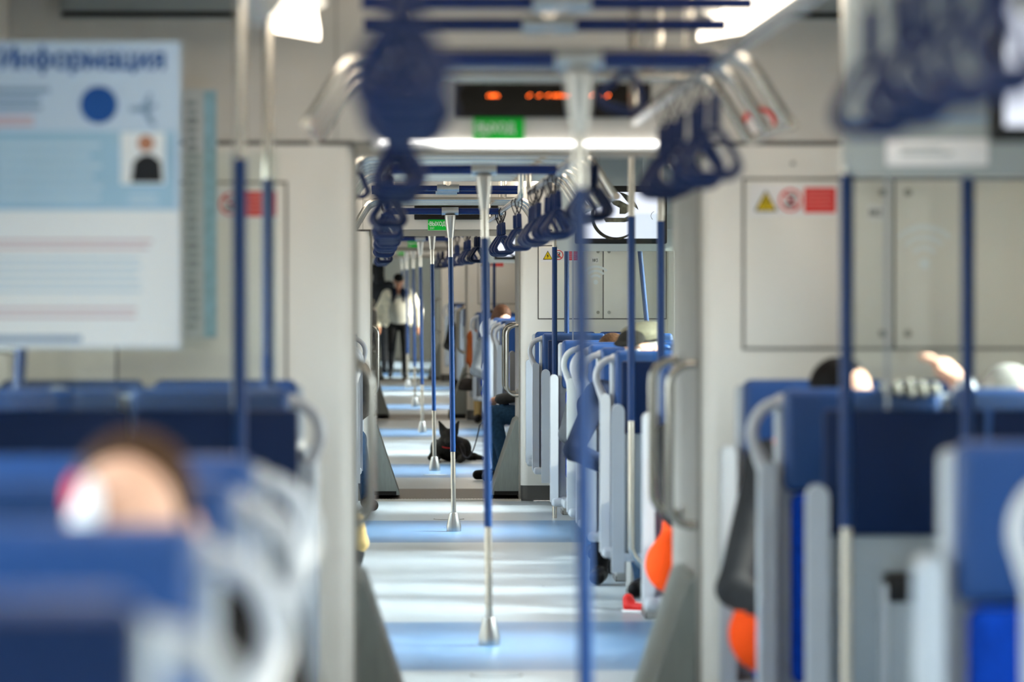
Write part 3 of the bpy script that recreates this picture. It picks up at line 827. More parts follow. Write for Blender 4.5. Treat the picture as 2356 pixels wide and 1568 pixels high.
straps(49.55, -1, [45.6, 46.4, 47.0], 'poster-side rail by the fifth centre pole')
straps(59.35, 1, [56.2, 56.8, 59.8, 60.3, 60.8], 'screen-side rail by the sixth centre pole')
# one strap looped short on the blue bars, and its twin in the second car
for lab, x, d, z in (('navy hand strap hooked up short under the first blue cross bar', PX(1478, 11.9) - .03, 11.9, PZ(158, 11.9) + .138),
                     ('navy hand strap hooked up short on the poster-side rail, second car', PX(845, 19.6), 19.6, PZ(398, 19.6) + .15)):
    kd = Kind('hand_strap', 'hand strap')
    kd.part('cord', MB().tube([(-.03, 0, -.01), (0, 0, -.125), (.03, 0, -.01)], .003, 6), 'cord_black')
    kd.part('handle', MB().tube([(p[0], 0, p[2] * .9 - .012) for p in pts], .0105, 12, closed=True), 'strap_navy')
    kd.place(lab, x, d, z, rot=(0, .25, .1))

# ------------------------------------------------------------------ upright poles at the draught screens and seats
def upright(px, d, t1, t0, label, foot=None):
    b0, b1 = PZ(t0, d), PZ(t1, d)
    kd = Kind('upright_pole', 'pole')
    lo = [(0, 0, b0 + .01), (0, 0, 0)]
    if foot: lo = [(0, 0, b0 + .01), (0, 0, .36), (foot * .015, 0, .32), (foot * .045, 0, .285), (foot * .10, 0, .262), (foot * .16, 0, .255)]
    kd.part('lower_tube', MB().tube(lo, .0165, 16), 'steel')
    kd.part('grip_sleeve', MB().tube([(0, 0, b0), (0, 0, b1)], .0182, 16), 'blue_sleeve', label='dark blue grip sleeve')
    kd.part('upper_tube', MB().tube([(0, 0, b1 - .01), (0, 0, CH)], .0165, 16), 'steel')
    dx, dz = bend(d)
    kd.place(label, PX(px, d) - dx, d, -dz if False else 0, 'upright poles by the seats')
upright(1950, 12.14, 400, 1215, 'upright pole before the navy panel, screen side, poster car')
upright(2230, 11.95, 350, 1250, 'upright pole second from the aisle, screen side, poster car')
upright(553, 12.14, 365, 1220, 'upright pole by the poster, poster car')
upright(617, 13.72, 412, 1160, 'upright pole between seats, poster side, poster car')
upright(1453, 21.36, 497, 968, 'upright pole with curved foot, screen side, second car', foot=1)
upright(1521, 21.3, 508, 970, 'upright pole second from the aisle, screen side, second car')
upright(1276, 31.72, 568, 885, 'upright pole at the farther draught screen, second car')
upright(1304, 33.33, 563, 880, 'upright pole between seats, screen side, second car')
upright(1122, 51.8, 606, 800, 'upright pole with dark sleeve near the third gangway')
upright(1137, 53.0, 608, 800, 'upright pole second from the aisle near the third gangway')
# leaning blue grab rails beside the doors
def lean_rail(pa, pb, d, label):
    x0, z0, x1, z1 = PX(pa[0], d), PZ(pa[1], d), PX(pb[0], d), PZ(pb[1], d)
    kd = Kind('leaning_grab_bar', 'grab bar')
    s = 1 if x0 > .4 else -1
    kd.part('tube', MB().tube([(x0, 0, z0), (x1, 0, z1)], .0178, 14), 'blue_sleeve')
    kd.part('bracket', MB().tube([(x0, 0, z0 - .01), (x0 + s * .10, 0.03, z0)], .012, 10), 'steel'); kd.part('bracket', MB().tube([(x1, 0, z1 + .01), (x1 + s * .08, 0.03, z1)], .012, 10), 'steel')
    kd.place(label, 0, d, 0, bent=False)
lean_rail((1470, 548), (1494, 800), 33.2, 'leaning blue grab rail on the side wall behind the capped man')
lean_rail((52, 800), (32, 1140), 13.9, 'leaning blue grab rail on the side wall under the poster')

# ------------------------------------------------------------------ monitors and their rear housings
def monitor(i, d, x0, label):
    kd = Kind('monitor', 'screen')
    w, z0, z1 = .52, 1.907, 2.20
    kd.part('case', MB().rbox(-.032, w + .032, -.002, .05, z0 - .034, z1 + .04, .012, 3), 'black')
    kd.part('display', MB().box(0, w, -.005, 0, z0, z1), 'screen_white', label='lit white display')
    # emblem: open ring with a crescent and a train-like shape inside
    cx, cz, R = .222, (z0 + z1) / 2 - .004, .153
    def ringarc(a0, a1, ro, ri, n=28):
        o = [(cx + ro * math.cos(t), cz + ro * math.sin(t)) for t in np.linspace(a0, a1, n)]
        e = [(cx + ri * math.cos(t), cz + ri * math.sin(t)) for t in np.linspace(a1, a0, n)]
        return o + e
    em = MB()
    n = 40; ts = np.linspace(PI * .62, PI * 1.80, n)
    o = [(cx + R * math.cos(t), cz + R * math.sin(t)) for t in ts]
    e = [(cx + (R - .020 * math.sin(PI * j / (n - 1)) ** .5 - .001) * math.cos(ts[j]), cz + (R - .020 * math.sin(PI * j / (n - 1)) ** .5 - .001) * math.sin(ts[j])) for j in range(n)][::-1]
    em.prism(o + e, 'y', -.0062, -.005)
    ts = np.linspace(PI * .08, PI * .45, n)
    o = [(cx + R * math.cos(t), cz + R * math.sin(t)) for t in ts]
    e = [(cx + (R - .034 * math.sin(PI * j / (n - 1)) - .001) * math.cos(ts[j]), cz + (R - .034 * math.sin(PI * j / (n - 1)) - .001) * math.sin(ts[j])) for j in range(n)][::-1]
    em.prism(o + e, 'y', -.0062, -.005)
    kd.part('emblem_ring', em, 'screen_dark')
    em = MB()
    em.prism([(cx - .075, cz - .012), (cx - .058, cz - .04), (cx + .06, cz - .04), (cx + .10, cz - .03), (cx + .122, cz - .002), (cx + .118, cz + .018), (cx + .06, cz - .012)], 'y', -.0062, -.005)
    em.prism([(cx + .028, cz + .012), (cx + .065, cz + .012), (cx + .112, cz + .045), (cx + .09, cz + .066), (cx + .03, cz + .098), (cx - .03, cz + .098), (cx - .01, cz + .072), (cx + .03, cz + .05)], 'y', -.0062, -.005)
    kd.part('emblem_shape', em, 'screen_olive')
    kd.part('emblem_arc', MB().prism([(.478 + .03 * math.cos(t), cz - .0 + .03 * math.sin(t)) for t in np.linspace(PI * .6, PI * 1.3, 12)] + [(.478 + .027 * math.cos(t), cz + .027 * math.sin(t)) for t in np.linspace(PI * 1.3, PI * .6, 12)], 'y', -.0062, -.005), 'screen_dark')
    for x in (.1, .42):
        kd.part('hanger', MB().rbox(x - .02, x + .02, .01, .04, z1 + .03, CH, .004), 'housing')
    kd.place(label, x0, d)
    # the grey housing that hangs behind it
    kd = Kind('hanging_housing', 'housing')
    b = MB()
    x, zz, r = 0, 1.845, .05
    pts = [(x, CH), (x, zz + r)] + [(x + r - r * math.cos(t), zz + r - r * math.sin(t)) for t in np.linspace(0, PI / 2, 7)][1:] + [(.80, zz), (.80, CH)]
    b.prism(pts[::-1] if False else pts, 'y', 0, .10)
    kd.part('body', b, 'housing')
    kd.part('lip', MB().rbox(.0, .80, -.006, .0, 1.985, 1.995, .002), 'poster_text' if i == 0 else 'shell_grey')
    lb = i or kd.part('plate', MB().rbox(.10, .36, -.004, .001, 1.872, 1.94, .006), 'sticker', label='pale label plate')
    if i == 0: kd.part('print', MB().box(.135, .27, -.005, -.003, 1.898, 1.906).box(.135, .24, -.005, -.003, 1.914, 1.919), 'housing', under=lb)
    kd.place(f'grey rounded housing with a pale plate hanging {["behind the first monitor", "behind the second monitor", "behind the third monitor"][i]}', C0 + .695, d + 1.75)
monitor(0, 9.8, C0 + .86, 'monitor in a black frame at the top edge, cut off by the picture')
monitor(1, 28.8, C0 + .775, 'white lit monitor with a dark ring emblem, second car')
monitor(2, 48.4, C0 + .775, 'small white lit monitor beyond the second gangway')
# ------------------------------------------------------------------ bodies: one continuous surface from blended limbs
class Body:
    def __init__(s): s.p = []
    def cap(s, a, b, ra, rb=None, t='top', k=.02): s.p.append(('c', np.array(a, float), np.array(b, float), ra, ra if rb is None else rb, t, k, 1)); return s
    def ell(s, c, r, t='top', k=.02, R=None, sgn=1): s.p.append(('e', np.array(c, float), np.array(r, float), R, None, t, k, sgn)); return s
    def cut(s, c, n, t=None): s.p.append(('h', np.array(c, float), np.array(n, float) / np.linalg.norm(n), None, None, t, .004, -1)); return s
    @staticmethod
    def dist(q, X, Y, Z):
        if q[0] == 'c':
            a, b = q[1], q[2]; d = b - a; L = max(float(d @ d), 1e-9)
            t = np.clip(((X - a[0]) * d[0] + (Y - a[1]) * d[1] + (Z - a[2]) * d[2]) / L, 0, 1)
            return np.sqrt((X - a[0] - t * d[0]) ** 2 + (Y - a[1] - t * d[1]) ** 2 + (Z - a[2] - t * d[2]) ** 2) - (q[3] + t * (q[4] - q[3]))
        if q[0] == 'h':
            return (X - q[1][0]) * q[2][0] + (Y - q[1][1]) * q[2][1] + (Z - q[1][2]) * q[2][2]
        x, y, z = X - q[1][0], Y - q[1][1], Z - q[1][2]
        if q[3] is not None:
            R = np.array(q[3])   # columns: local axes
            x, y, z = (x * R[0][0] + y * R[1][0] + z * R[2][0], x * R[0][1] + y * R[1][1] + z * R[2][1], x * R[0][2] + y * R[1][2] + z * R[2][2])
        r = q[2]
        k0 = np.sqrt((x / r[0]) ** 2 + (y / r[1]) ** 2 + (z / r[2]) ** 2); k1 = np.sqrt((x / r[0] ** 2) ** 2 + (y / r[1] ** 2) ** 2 + (z / r[2] ** 2) ** 2)
        return k0 * (k0 - 1) / np.maximum(k1, 1e-6)
    @staticmethod
    def bb(q):
        if q[0] == 'c':
            m = max(q[3], q[4]); return np.minimum(q[1], q[2]) - m, np.maximum(q[1], q[2]) + m
        m = max(q[2]); return q[1] - m, q[1] + m
    def mesh(s, name, res, tags):
        pos = [q for q in s.p if q[7] > 0]
        lo = np.min([s.bb(q)[0] for q in pos], 0) - 3 * res; hi = np.max([s.bb(q)[1] for q in pos], 0) + 3 * res
        n = np.ceil((hi - lo) / res).astype(int) + 1
        ax = [lo[i] + res * np.arange(n[i]) for i in range(3)]
        Fd = np.full(n, 1.0, np.float32)
        for q in s.p:
            if q[0] == 'h':
                X, Y, Z = np.meshgrid(*ax, indexing='ij'); Fd = np.maximum(Fd, -s.dist(q, X, Y, Z)).astype(np.float32); continue
            a, b = s.bb(q); pad = q[6] * 2 + 3 * res
            i0 = np.maximum(((a - pad - lo) / res).astype(int), 0); i1 = np.minimum(((b + pad - lo) / res).astype(int) + 2, n)
            sl = tuple(slice(i0[i], i1[i]) for i in range(3))
            X, Y, Z = np.meshgrid(*[ax[i][sl[i]] for i in range(3)], indexing='ij')
            d = s.dist(q, X, Y, Z); k = q[6]; cur = Fd[sl]
            if q[7] > 0:
                h = np.maximum(k - np.abs(cur - d), 0) / k; Fd[sl] = np.minimum(cur, d) - h * h * k * .25
            else:
                h = np.maximum(k - np.abs(cur + d), 0) / k; Fd[sl] = np.maximum(cur, -d) + h * h * k * .25
        # surface nets
        ins = Fd < 0
        c = [ins[i:n[0] - 1 + i, j:n[1] - 1 + j, l:n[2] - 1 + l] for i in (0, 1) for j in (0, 1) for l in (0, 1)]
        cnt = sum(x.astype(np.int8) for x in c); act = (cnt > 0) & (cnt < 8)
        idx = np.full(act.shape, -1, int); I = np.argwhere(act); idx[act] = np.arange(len(I))
        acc = np.zeros((len(I), 3)); num = np.zeros(len(I))
        for a in range(3):
            for u in (0, 1):
                for v in (0, 1):
                    o0 = [0, 0, 0]; oth = [x for x in range(3) if x != a]; o0[oth[0]] = u; o0[oth[1]] = v
                    o1 = list(o0); o1[a] = 1
                    f0 = Fd[I[:, 0] + o0[0], I[:, 1] + o0[1], I[:, 2] + o0[2]]; f1 = Fd[I[:, 0] + o1[0], I[:, 1] + o1[1], I[:, 2] + o1[2]]
                    m = (f0 < 0) != (f1 < 0); t = np.where(m, f0 / np.where(f0 == f1, 1, f0 - f1), 0)
                    pp = np.array(o0, float)[None] + 0 * I; pp = np.repeat(np.array([o0], float), len(I), 0); pp[:, a] = t
                    acc[m] += pp[m]; num[m] += 1
        V = lo + (I + acc / np.maximum(num, 1)[:, None]) * res
        faces = []
        for a in range(3):
            b, cc = (a + 1) % 3, (a + 2) % 3
            s0 = [slice(1, n[i] - 1) for i in range(3)]; s0[a] = slice(0, n[a] - 1); s1 = list(s0); s1[a] = slice(1, n[a])
            m = ins[tuple(s0)] != ins[tuple(s1)]; E = np.argwhere(m); 
            if not len(E): continue
            E = E + np.array([x.start for x in s0]); first = ins[E[:, 0], E[:, 1], E[:, 2]]
            def cell(db, dc):
                G = E.copy(); G[:, b] -= db; G[:, cc] -= dc; return idx[G[:, 0], G[:, 1], G[:, 2]]
            Q = np.stack([cell(1, 1), cell(0, 1), cell(0, 0), cell(1, 0)], 1)
            Q[~first] = Q[~first][:, ::-1]; faces.append(Q)
        Q = np.concatenate(faces); ctr = V[Q].mean(1)
        best = np.full(len(Q), 9., float); lab = np.zeros(len(Q), int); names = list(tags)
        for q in s.p:
            if q[7] < 0 or q[5] not in names: continue
            d = s.dist(q, ctr[:, 0], ctr[:, 1], ctr[:, 2]); m = d < best; best[m] = d[m]; lab[m] = names.index(q[5])
        me = bpy.data.meshes.new(name); me.from_pydata(V.tolist(), [], Q.tolist())
        for t in names: me.materials.append(MAT[tags[t]])
        me.polygons.foreach_set('material_index', lab.astype(np.int32)); me.update(); me.shade_smooth()
        return me

def rotm(yaw, pitch, roll=0.):
    return np.array(Euler((pitch, roll, yaw), 'XYZ').to_matrix())
HEADP = {}
def person(label, x, y, yaw=0., z=0., pose='sit', J=None, tags=None, head=(0, 0, 0), hair=None, hat=None, eyes=False, res=.011, scale=1., extra=None, group=None, face='skin', hands=True, slim=1., bare=False):
    """yaw 0 faces the camera (-y). J overrides joints in the local frame."""
    j = dict(pelvis=(0, -.17, .52), belly=(0, -.145, .68), chest=(0, -.12, .86), neck=(0, -.13, 1.03), head=(0, -.155, 1.185),
             shL=(-.185, -.13, .975), shR=(.185, -.13, .975), elL=(-.265, -.20, .71), elR=(.265, -.20, .71), wrL=(-.10, -.42, .62), wrR=(.10, -.42, .62),
             hiL=(-.09, -.19, .52), hiR=(.09, -.19, .52), knL=(-.11, -.60, .51), knR=(.11, -.60, .51), anL=(-.12, -.56, .09), anR=(.12, -.56, .09),
             toL=(-.13, -.72, .045), toR=(.13, -.72, .045), haL=(.0, -.50, .60), haR=(.0, -.52, .605))
    if pose == 'stand':
        j = dict(pelvis=(0, 0, .93), belly=(0, 0, 1.08), chest=(0, .01, 1.27), neck=(0, 0, 1.47), head=(0, -.02, 1.63),
                 shL=(-.195, .01, 1.41), shR=(.195, .01, 1.41), elL=(-.27, .03, 1.13), elR=(.27, .03, 1.13), wrL=(-.27, -.06, .90), wrR=(.27, -.06, .90),
                 hiL=(-.10, 0, .90), hiR=(.10, 0, .90), knL=(-.11, -.02, .50), knR=(.11, -.02, .50), anL=(-.11, .02, .09), anR=(.11, .02, .09),
                 toL=(-.13, -.14, .04), toR=(.13, -.14, .04), haL=(-.27, -.09, .81), haR=(.27, -.09, .81))
    j.update(J or {}); j = {k: np.array(v, float) for k, v in j.items()}
    tg = dict(top='cloth_dark', legs='denim', shoe='shoe_black', skin=face, sole='shoe_sole')
    tg.update(tags or {})
    B = Body(); w = slim
    # trunk
    B.ell(j['pelvis'], (.175 * w, .120, .095), 'legs', .04)
    B.cap(j['pelvis'] + (0, 0, .07), j['belly'], .135 * w, .135 * w, 'top', .05)
    B.cap(j['belly'] + (-.04, 0, 0), j['chest'] + (-.055, 0, .02), .115 * w, .125 * w, 'top', .05).cap(j['belly'] + (.04, 0, 0), j['chest'] + (.055, 0, .02), .115 * w, .125 * w, 'top', .05)
    for s, sh in (('L', -1), ('R', 1)):
        B.cap(j['chest'] + (sh * .05, 0, .06), j['sh' + s] + (-sh * .02, 0, -.01), .105, .072, 'top', .05)
        B.cap(j['neck'] + (0, 0, -.06), j['sh' + s] + (0, 0, .0), .055, .05, 'top', .05)
        # arm
        B.cap(j['sh' + s], j['el' + s], .066, .052, 'top', .03).cap(j['el' + s], j['wr' + s], .052, .038, 'top', .02)
        # leg
        B.cap(j['hi' + s], j['kn' + s], .096, .068, 'legs', .04).cap(j['kn' + s], j['an' + s] + (0, 0, .02), .066, .048, 'legs', .02)
        B.cap(j['an' + s] + (0, .015, -.02), j['an' + s] + (0, .01, .04), .045, .044, 'shoe', .015)
        d = j['to' + s] - j['an' + s]
        B.cap(j['an' + s] + (0, .02, -.035), j['to' + s], .047, .040, 'shoe', .02)
        if hands:
            a = j['wr' + s]; h = j['ha' + s]; d = h - a; L = np.linalg.norm(d); d = d / max(L, 1e-6)
            side = np.cross(d, (0, 0, 1.)); side = side / (np.linalg.norm(side) + 1e-6) if np.linalg.norm(side) > .2 else np.array((1., 0, 0))
            nrm = np.cross(side, d)
            palm = a + d * .055
            B.cap(a, palm + d * .03, .028, .030, 'skin', .012)
            B.cap(palm - side * .022, palm + side * .022, .020, .020, 'skin', .012)
            for q in range(4):
                o = palm + d * .045 + side * (q - 1.5) * .0185; ln = (.034, .042, .040, .030)[q]
                m1 = o + d * ln - nrm * .006; m2 = m1 + d * ln * .6 - nrm * .016
                B.cap(o - d * .02, m1, .0095, .0088, 'skin', .004).cap(m1, m2, .0088, .0078, 'skin', .004)
            th = palm + side * (.034 * (1 if s == 'L' else -1)) * (-1)
            B.cap(palm - d * .02 + (th - palm) * .5, th + d * .02 - nrm * .012, .013, .011, 'skin', .006).cap(th + d * .02 - nrm * .012, th + d * .05 - nrm * .02, .011, .009, 'skin', .004)
    # neck and collar
    R = rotm(*head); H = j['head']
    loc = lambda p: H + R @ np.array(p, float)
    B.cap(j['neck'] - (0, 0, .05), loc((0, .03, -.06)), .055, .052, 'skin', .02)
    B.cap(j['neck'] + (-.035, .0, -.035), j['neck'] + (.035, .0, -.035), .05, .05, 'top', .02)
    # head
    B.ell(loc((0, .012, .03)), (.075, .096, .090), 'skin', .02, R)
    B.ell(loc((0, -.022, -.045)), (.058, .072, .078), 'skin', .03, R)
    B.ell(loc((0, -.070, -.100)), (.028, .026, .022), 'skin', .02, R)
    B.cap(loc((0, -.086, .004)), loc((0, -.108, -.030)), .009, .014, 'skin', .012)
    for sh in (-1, 1):
        B.ell(loc((sh * .078, .016, -.012)), (.011, .020, .032), 'skin', .008, R)
        B.cap(loc((sh * .012, -.087, .022)), loc((sh * .046, -.076, .024)), .009, .008, 'skin', .012)
        B.ell(loc((sh * .048, -.066, -.028)), (.022, .018, .018), 'skin', .018, R)
        if res < .009: B.ell(loc((sh * .031, -.100, .004)), (.016, .016, .010), None, .008, R, -1)
    B.cap(loc((-.020, -.088, -.068)), loc((.020, -.088, -.068)), .007, .007, 'skin', .008)
    if extra: extra(B, j, loc, R)
    dx, dz = bend(y)
    if pose == 'sit' and not yaw: y -= .105
    root = link('person', None, loc=(x, y, z + dz)); root.rotation_euler = (0, 0, yaw); root.scale = (scale,) * 3; root.empty_display_size = .1
    tag(root, label, 'person', group)
    link('body', B.mesh('body', res, tg), root)
    def local(mb):
        mb.v = [tuple(H + R @ np.array(p, float)) for p in mb.v]; return mb
    if eyes:
        for sh in (-1, 1):
            e = link('eye', local(MB().ell((sh * .031, -.082, .004), (.0125, .0125, .0115))).mesh('eye', 'eye_white'), root)
            link('iris', local(MB().ell((sh * .031, -.0912, .003), (.0058, .005, .0058), 10, 8)).mesh('iris', 'eye_dark'), e)
            link('eyebrow', local(MB().tube([(sh * .014, -.0965, .024), (sh * .032, -.093, .030), (sh * .050, -.080, .026)], [.003, .0042, .002], 8)).mesh('eyebrow', hair[1] if hair else 'hair_brown'), root)
        link('mouth', local(MB().tube([(-.022, -.0885, -.066), (0, -.0965, -.069), (.022, -.0885, -.066)], [.002, .0045, .002], 8)).mesh('mouth', 'lip'), root)
    if hair:
        kind, m = hair
        Hh = Body()
        if kind == 'short':
            Hh.ell(loc((0, .022, .042)), (.080, .097, .086), 'h', .01, R); Hh.ell(loc((0, -.085, -.02)), (.078, .075, .088), None, .01, R, -1)
            Hh.ell(loc((0, .0, -.13)), (.12, .15, .10), None, .01, R, -1)
        elif kind == 'bald':
            Hh.ell(loc((0, .020, .036)), (.0805, .098, .0885), 'h', .01, R); Hh.ell(loc((0, -.088, .048)), (.076, .088, .086), None, .02, R, -1)
            Hh.ell(loc((0, -.085, -.02)), (.078, .085, .088), None, .01, R, -1); Hh.ell(loc((0, .0, -.13)), (.12, .15, .10), None, .01, R, -1)
        else:
            Hh.ell(loc((0, .018, .040)), (.088, .104, .092), 'h', .01, R)
            for sh in (-1, 1): Hh.cap(loc((sh * .066, .03, .0)), loc((sh * .072, .04, -.17)), .040, .034, 'h', .03)
            Hh.cap(loc((0, .075, .0)), loc((0, .085, -.20)), .060, .050, 'h', .03)
            Hh.ell(loc((0, -.10, -.04)), (.062, .085, .095), None, .012, R, -1)
        link('hair', Hh.mesh('hair', .006, {'h': m}), root)
    if hat:
        kind, m = hat[0], hat[1]; T = Body()
        if kind == 'beanie':
            T.ell(loc((0, .018, .045)), (.100, .122, .096), 'h', .01, R); T.cut(loc((0, 0, .012)), R @ np.array((0, .25, 1.)) * -1 * -1)
            T.p[-1] = ('h', T.p[-1][1], -T.p[-1][2], None, None, None, .004, -1)
        elif kind == 'flat':
            T.ell(loc((0, .018, .090)), (.102, .130, .046), 'h', .02, R @ rotm(0, .10)); T.ell(loc((0, .02, .060)), (.087, .108, .030), 'h', .02, R)
        elif kind == 'peak':
            T.ell(loc((0, .012, .055)), (.085, .104, .075), 'h', .01, R); T.ell(loc((0, -.115, .045)), (.070, .070, .011), 'h', .01, R @ rotm(0, .12))
            T.ell(loc((0, 0, -.06)), (.13, .16, .098), None, .008, R, -1)
        elif kind == 'hood':
            T.ell(loc((0, .025, .03)), (.108, .125, .125), 'h', .01, R); T.ell(loc((0, -.10, -.01)), (.080, .105, .105), None, .02, R, -1)
            T.cap(loc((0, .06, -.06)), loc((0, .07, -.14)), .085, .10, 'h', .04)
        h = link('cap' if kind in ('flat', 'peak') else kind if kind != 'beanie' else 'knitted_hat', T.mesh('hat', .006, {'h': m}), root)
        if kind == 'flat' and len(hat) > 2:
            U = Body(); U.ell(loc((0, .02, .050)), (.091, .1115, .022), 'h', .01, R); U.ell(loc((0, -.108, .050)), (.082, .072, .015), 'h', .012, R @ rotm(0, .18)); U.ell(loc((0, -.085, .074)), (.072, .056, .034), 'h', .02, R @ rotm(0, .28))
            h2 = link('brim_shade', U.mesh('brim_shade', .006, {'h': hat[2]}), root)  # dark layer over brim and cap front stands for shade
    return root, loc

# capped man on the aisle seat of the second car, arm out in the aisle
def world_pt(px, py, d, x, y, sc=1.): return ((PX(px, d) - x) / sc, (d - y) / sc, PZ(py, d) / sc)
x, y = 1.285, 23.52
person('man in a beige flat cap and dark navy jacket seated behind the seat backs', x, y, eyes=True, res=.008, head=(-.62, .10, 0), scale=1.02,
       J=dict(head=(.005, -.16, 1.245), neck=(0, -.14, 1.09), chest=(0, -.12, .89), shL=(-.205, -.15, 1.02), shR=(.19, -.15, 1.01), elL=(-.335, -.23, .745), wrL=(-.10, -.43, .63), haL=(0, -.5, .6),
              anL=(-.02, -.86, .135), knL=(-.07, -.62, .52), toL=(-.07, -1.02, .10)),
       tags=dict(top='cloth_navy', legs='denim_dark'), hair=('short', 'hair_grey'), hat=('flat', 'cap_beige', 'cap_shade'))
# brown-haired passenger, only the crown shows; green hood beside
person('passenger whose brown hair shows over a blue headrest, second car', 1.335, 27.35, res=.011, head=(.3, .25, 0), J=dict(head=(0, -.2, 1.165)), tags=dict(top='cloth_grey'), hair=('long', 'hair_brown'), scale=1.02)
person('passenger in a green hood just showing over a headrest beside the capped man', 1.36, 26.05, res=.011, head=(.2, .35, 0), J=dict(head=(.03, -.2, 1.150)), tags=dict(top='cloth_green'), hair=('short', 'hair_brown'), hat=('hood', 'cloth_green'))
# passenger whose dark boot reaches the floor in front
person('seated passenger of whom a dark trouser leg and boot show under the seats', 1.27, 24.95, res=.011, J=dict(head=(0, -.22, 1.05), neck=(0, -.15, .95), knL=(-.12, -.60, .5), anL=(-.14, -.42, .09), toL=(-.16, -.58, .045), elL=(-.20, -.24, .70)), tags=dict(top='cloth_black', legs='cloth_black'), scale=.98)
# railway worker beside the first gangway
def vest(B, j, loc, R):
    B.cap(j['belly'] + (-.07, -.01, -.07), j['belly'] + (.07, -.01, -.07), .150, .150, 'vest', .02)
    B.cap(j['chest'] + (-.07, -.012, -.02), j['belly'] + (-.07, -.012, 0), .124, .14, 'vest', .03).cap(j['chest'] + (.07, -.012, -.02), j['belly'] + (.07, -.012, 0), .124, .14, 'vest', .03)
    B.cap(j['hiL'] + (-.05, .0, .02), j['hiL'] + (-.085, -.05, -.03), .11, .118, 'vest', .02)
    B.cap(j['shL'] + (.055, -.01, .05), j['chest'] + (-.06, -.09, .06), .042, .04, 'vest', .01).cap(j['shR'] + (-.055, -.01, .05), j['chest'] + (.06, -.09, .06), .042, .04, 'vest', .01)
person('worker in a black knitted hat, dark jacket and orange vest, seated by the first gangway', 1.345, 14.28, res=.009, head=(.75, .05, 0), scale=1.04,
       J=dict(head=(.055, -.17, 1.175), neck=(.03, -.14, 1.04), shL=(-.17, -.14, .985), elL=(-.275, -.22, .62), wrL=(-.13, -.42, .56), haL=(-.05, -.5, .55), knL=(-.13, -.60, .50)),
       tags=dict(top='cloth_dark', legs='cloth_navy', vest='cloth_orange'), hat=('beanie', 'cloth_black'), extra=vest, hair=('short', 'hair_black'), eyes=True)
# window-side passenger with a raised hand, sunlit white hat
person('passenger by the window in a bright white hat with one hand raised', 1.80, 14.28, res=.009, head=(.9, .05, 0),
       J=dict(head=(.12, -.19, 1.205), shL=(-.14, -.16, .99), elR=(.20, -.25, .72), elL=(-.02, -.30, .98), wrL=(-.05, -.34, 1.27), haL=(-.14, -.36, 1.35)),
       tags=dict(top='cloth_white', legs='denim_dark'), hat=('beanie', 'cloth_white'), hair=('short', 'hair_grey'), scale=1.0)
# second worker, sliver of orange vest by the portal
person('worker of whom an orange vest and dark trousers show beside the gangway frame', 1.30, 18.22, res=.011, J=dict(head=(.02, -.2, 1.1), neck=(0, -.15, .98), elL=(-.18, -.25, .70)), tags=dict(top='cloth_dark', legs='cloth_black', vest='cloth_orange'), extra=vest)
# near man on the poster side
person('short-haired man resting his head behind the second blue seat back from the viewer', -.425, 6.34, res=.007, eyes=True, head=(-.12, .42, .03), scale=1.03,
       J=dict(head=(.085, -.22, 1.195), neck=(.03, -.16, 1.05), shR=(.235, -.15, 1.05), elR=(.315, -.30, .84)), tags=dict(top='cloth_black', legs='denim'), hair=('bald', 'hair_brown'))
kd = Kind('headphone_cup', 'headphones')
kd.part('shell', MB().ell((0, 0, 0), (.020, .034, .042), 20, 14), 'cloth_white'); kd.part('accent', MB().ell((-.015, .010, .018), (.010, .022, .026), 16, 12), 'red', label='red edge')
kd.place('white ear cup with a red edge at the ear of the short-haired man', PX(202, 5.92) - .035, 5.92, PZ(1172, 5.92), rot=(0, .1, .3))
# poster-side passengers by the first gangway
person('passenger whose dark hair shows over the blue headrest, poster side', -.53, 14.28, res=.011, head=(.2, .3, 0), slim=.85, J=dict(head=(0, -.2, 1.12), shL=(-.165, -.13, .96), elL=(-.175, -.25, .70), elR=(.20, -.25, .70)), tags=dict(top='cloth_navy'), hair=('short', 'hair_black'))
def scarf(B, j, loc, R):
    B.cap(loc((-.05, -.04, -.12)), loc((.07, -.06, -.16)), .05, .05, 'scarf', .02)
person('passenger in a cream hat and dark coat by the window on the poster side', -.93, 14.2, res=.011, head=(.6, .2, 0), slim=.85, J=dict(head=(-.06, -.19, 1.135), shR=(.16, -.13, .96), elL=(-.19, -.25, .70), elR=(.165, -.25, .70)), tags=dict(top='cloth_black', scarf='cloth_cream'), hat=('beanie', 'cloth_cream'), extra=scarf, hair=('short', 'hair_grey'))
# second car, poster side: slivers beyond the first gangway edge
person('seated passenger in black with dark jeans and black laced boots, poster side, second car', -.40, 33.75, res=.009,
       J=dict(shR=(.19, -.14, .97), elR=(.25, -.25, .72), knR=(.17, -.62, .50), anR=(.245, -1.50 + .62, .10), toR=(.285, -1.06, .05), anL=(-.1, -.7, .09), toL=(-.1, -.86, .045), wrR=(.16, -.47, .64), haR=(.12, -.56, .62)),
       tags=dict(top='cloth_black', legs='denim_dark'), hair=('short', 'hair_black'), scale=1.02)
kd = Kind('hanging_bag', 'bag')
b = Body(); b.cap((0, 0, .36), (.012, 0, .24), .026, .034, 't', .02).cap((.012, 0, .24), (-.006, 0, .20), .034, .028, 't', .02)
kd.parts.append(('body', b.mesh('body', .006, {'t': 'cloth_tan'}), None, None))
b = Body(); b.cap((-.006, 0, .19), (-.03, 0, .06), .034, .022, 't', .02)
kd.parts.append(('lower_part', b.mesh('lower_part', .006, {'t': 'cloth_dark'}), None, 'dark lower part'))
kd.part('strap', MB().tube([(-.02, 0, .36), (-.04, .02, .6), (-.055, .03, .85)], .006, 8), 'cloth_tan')
kd.place('narrow tan cloth bag with dark bottom hanging in the aisle, poster side', PX(826, 22.6), 22.6, 0.08)
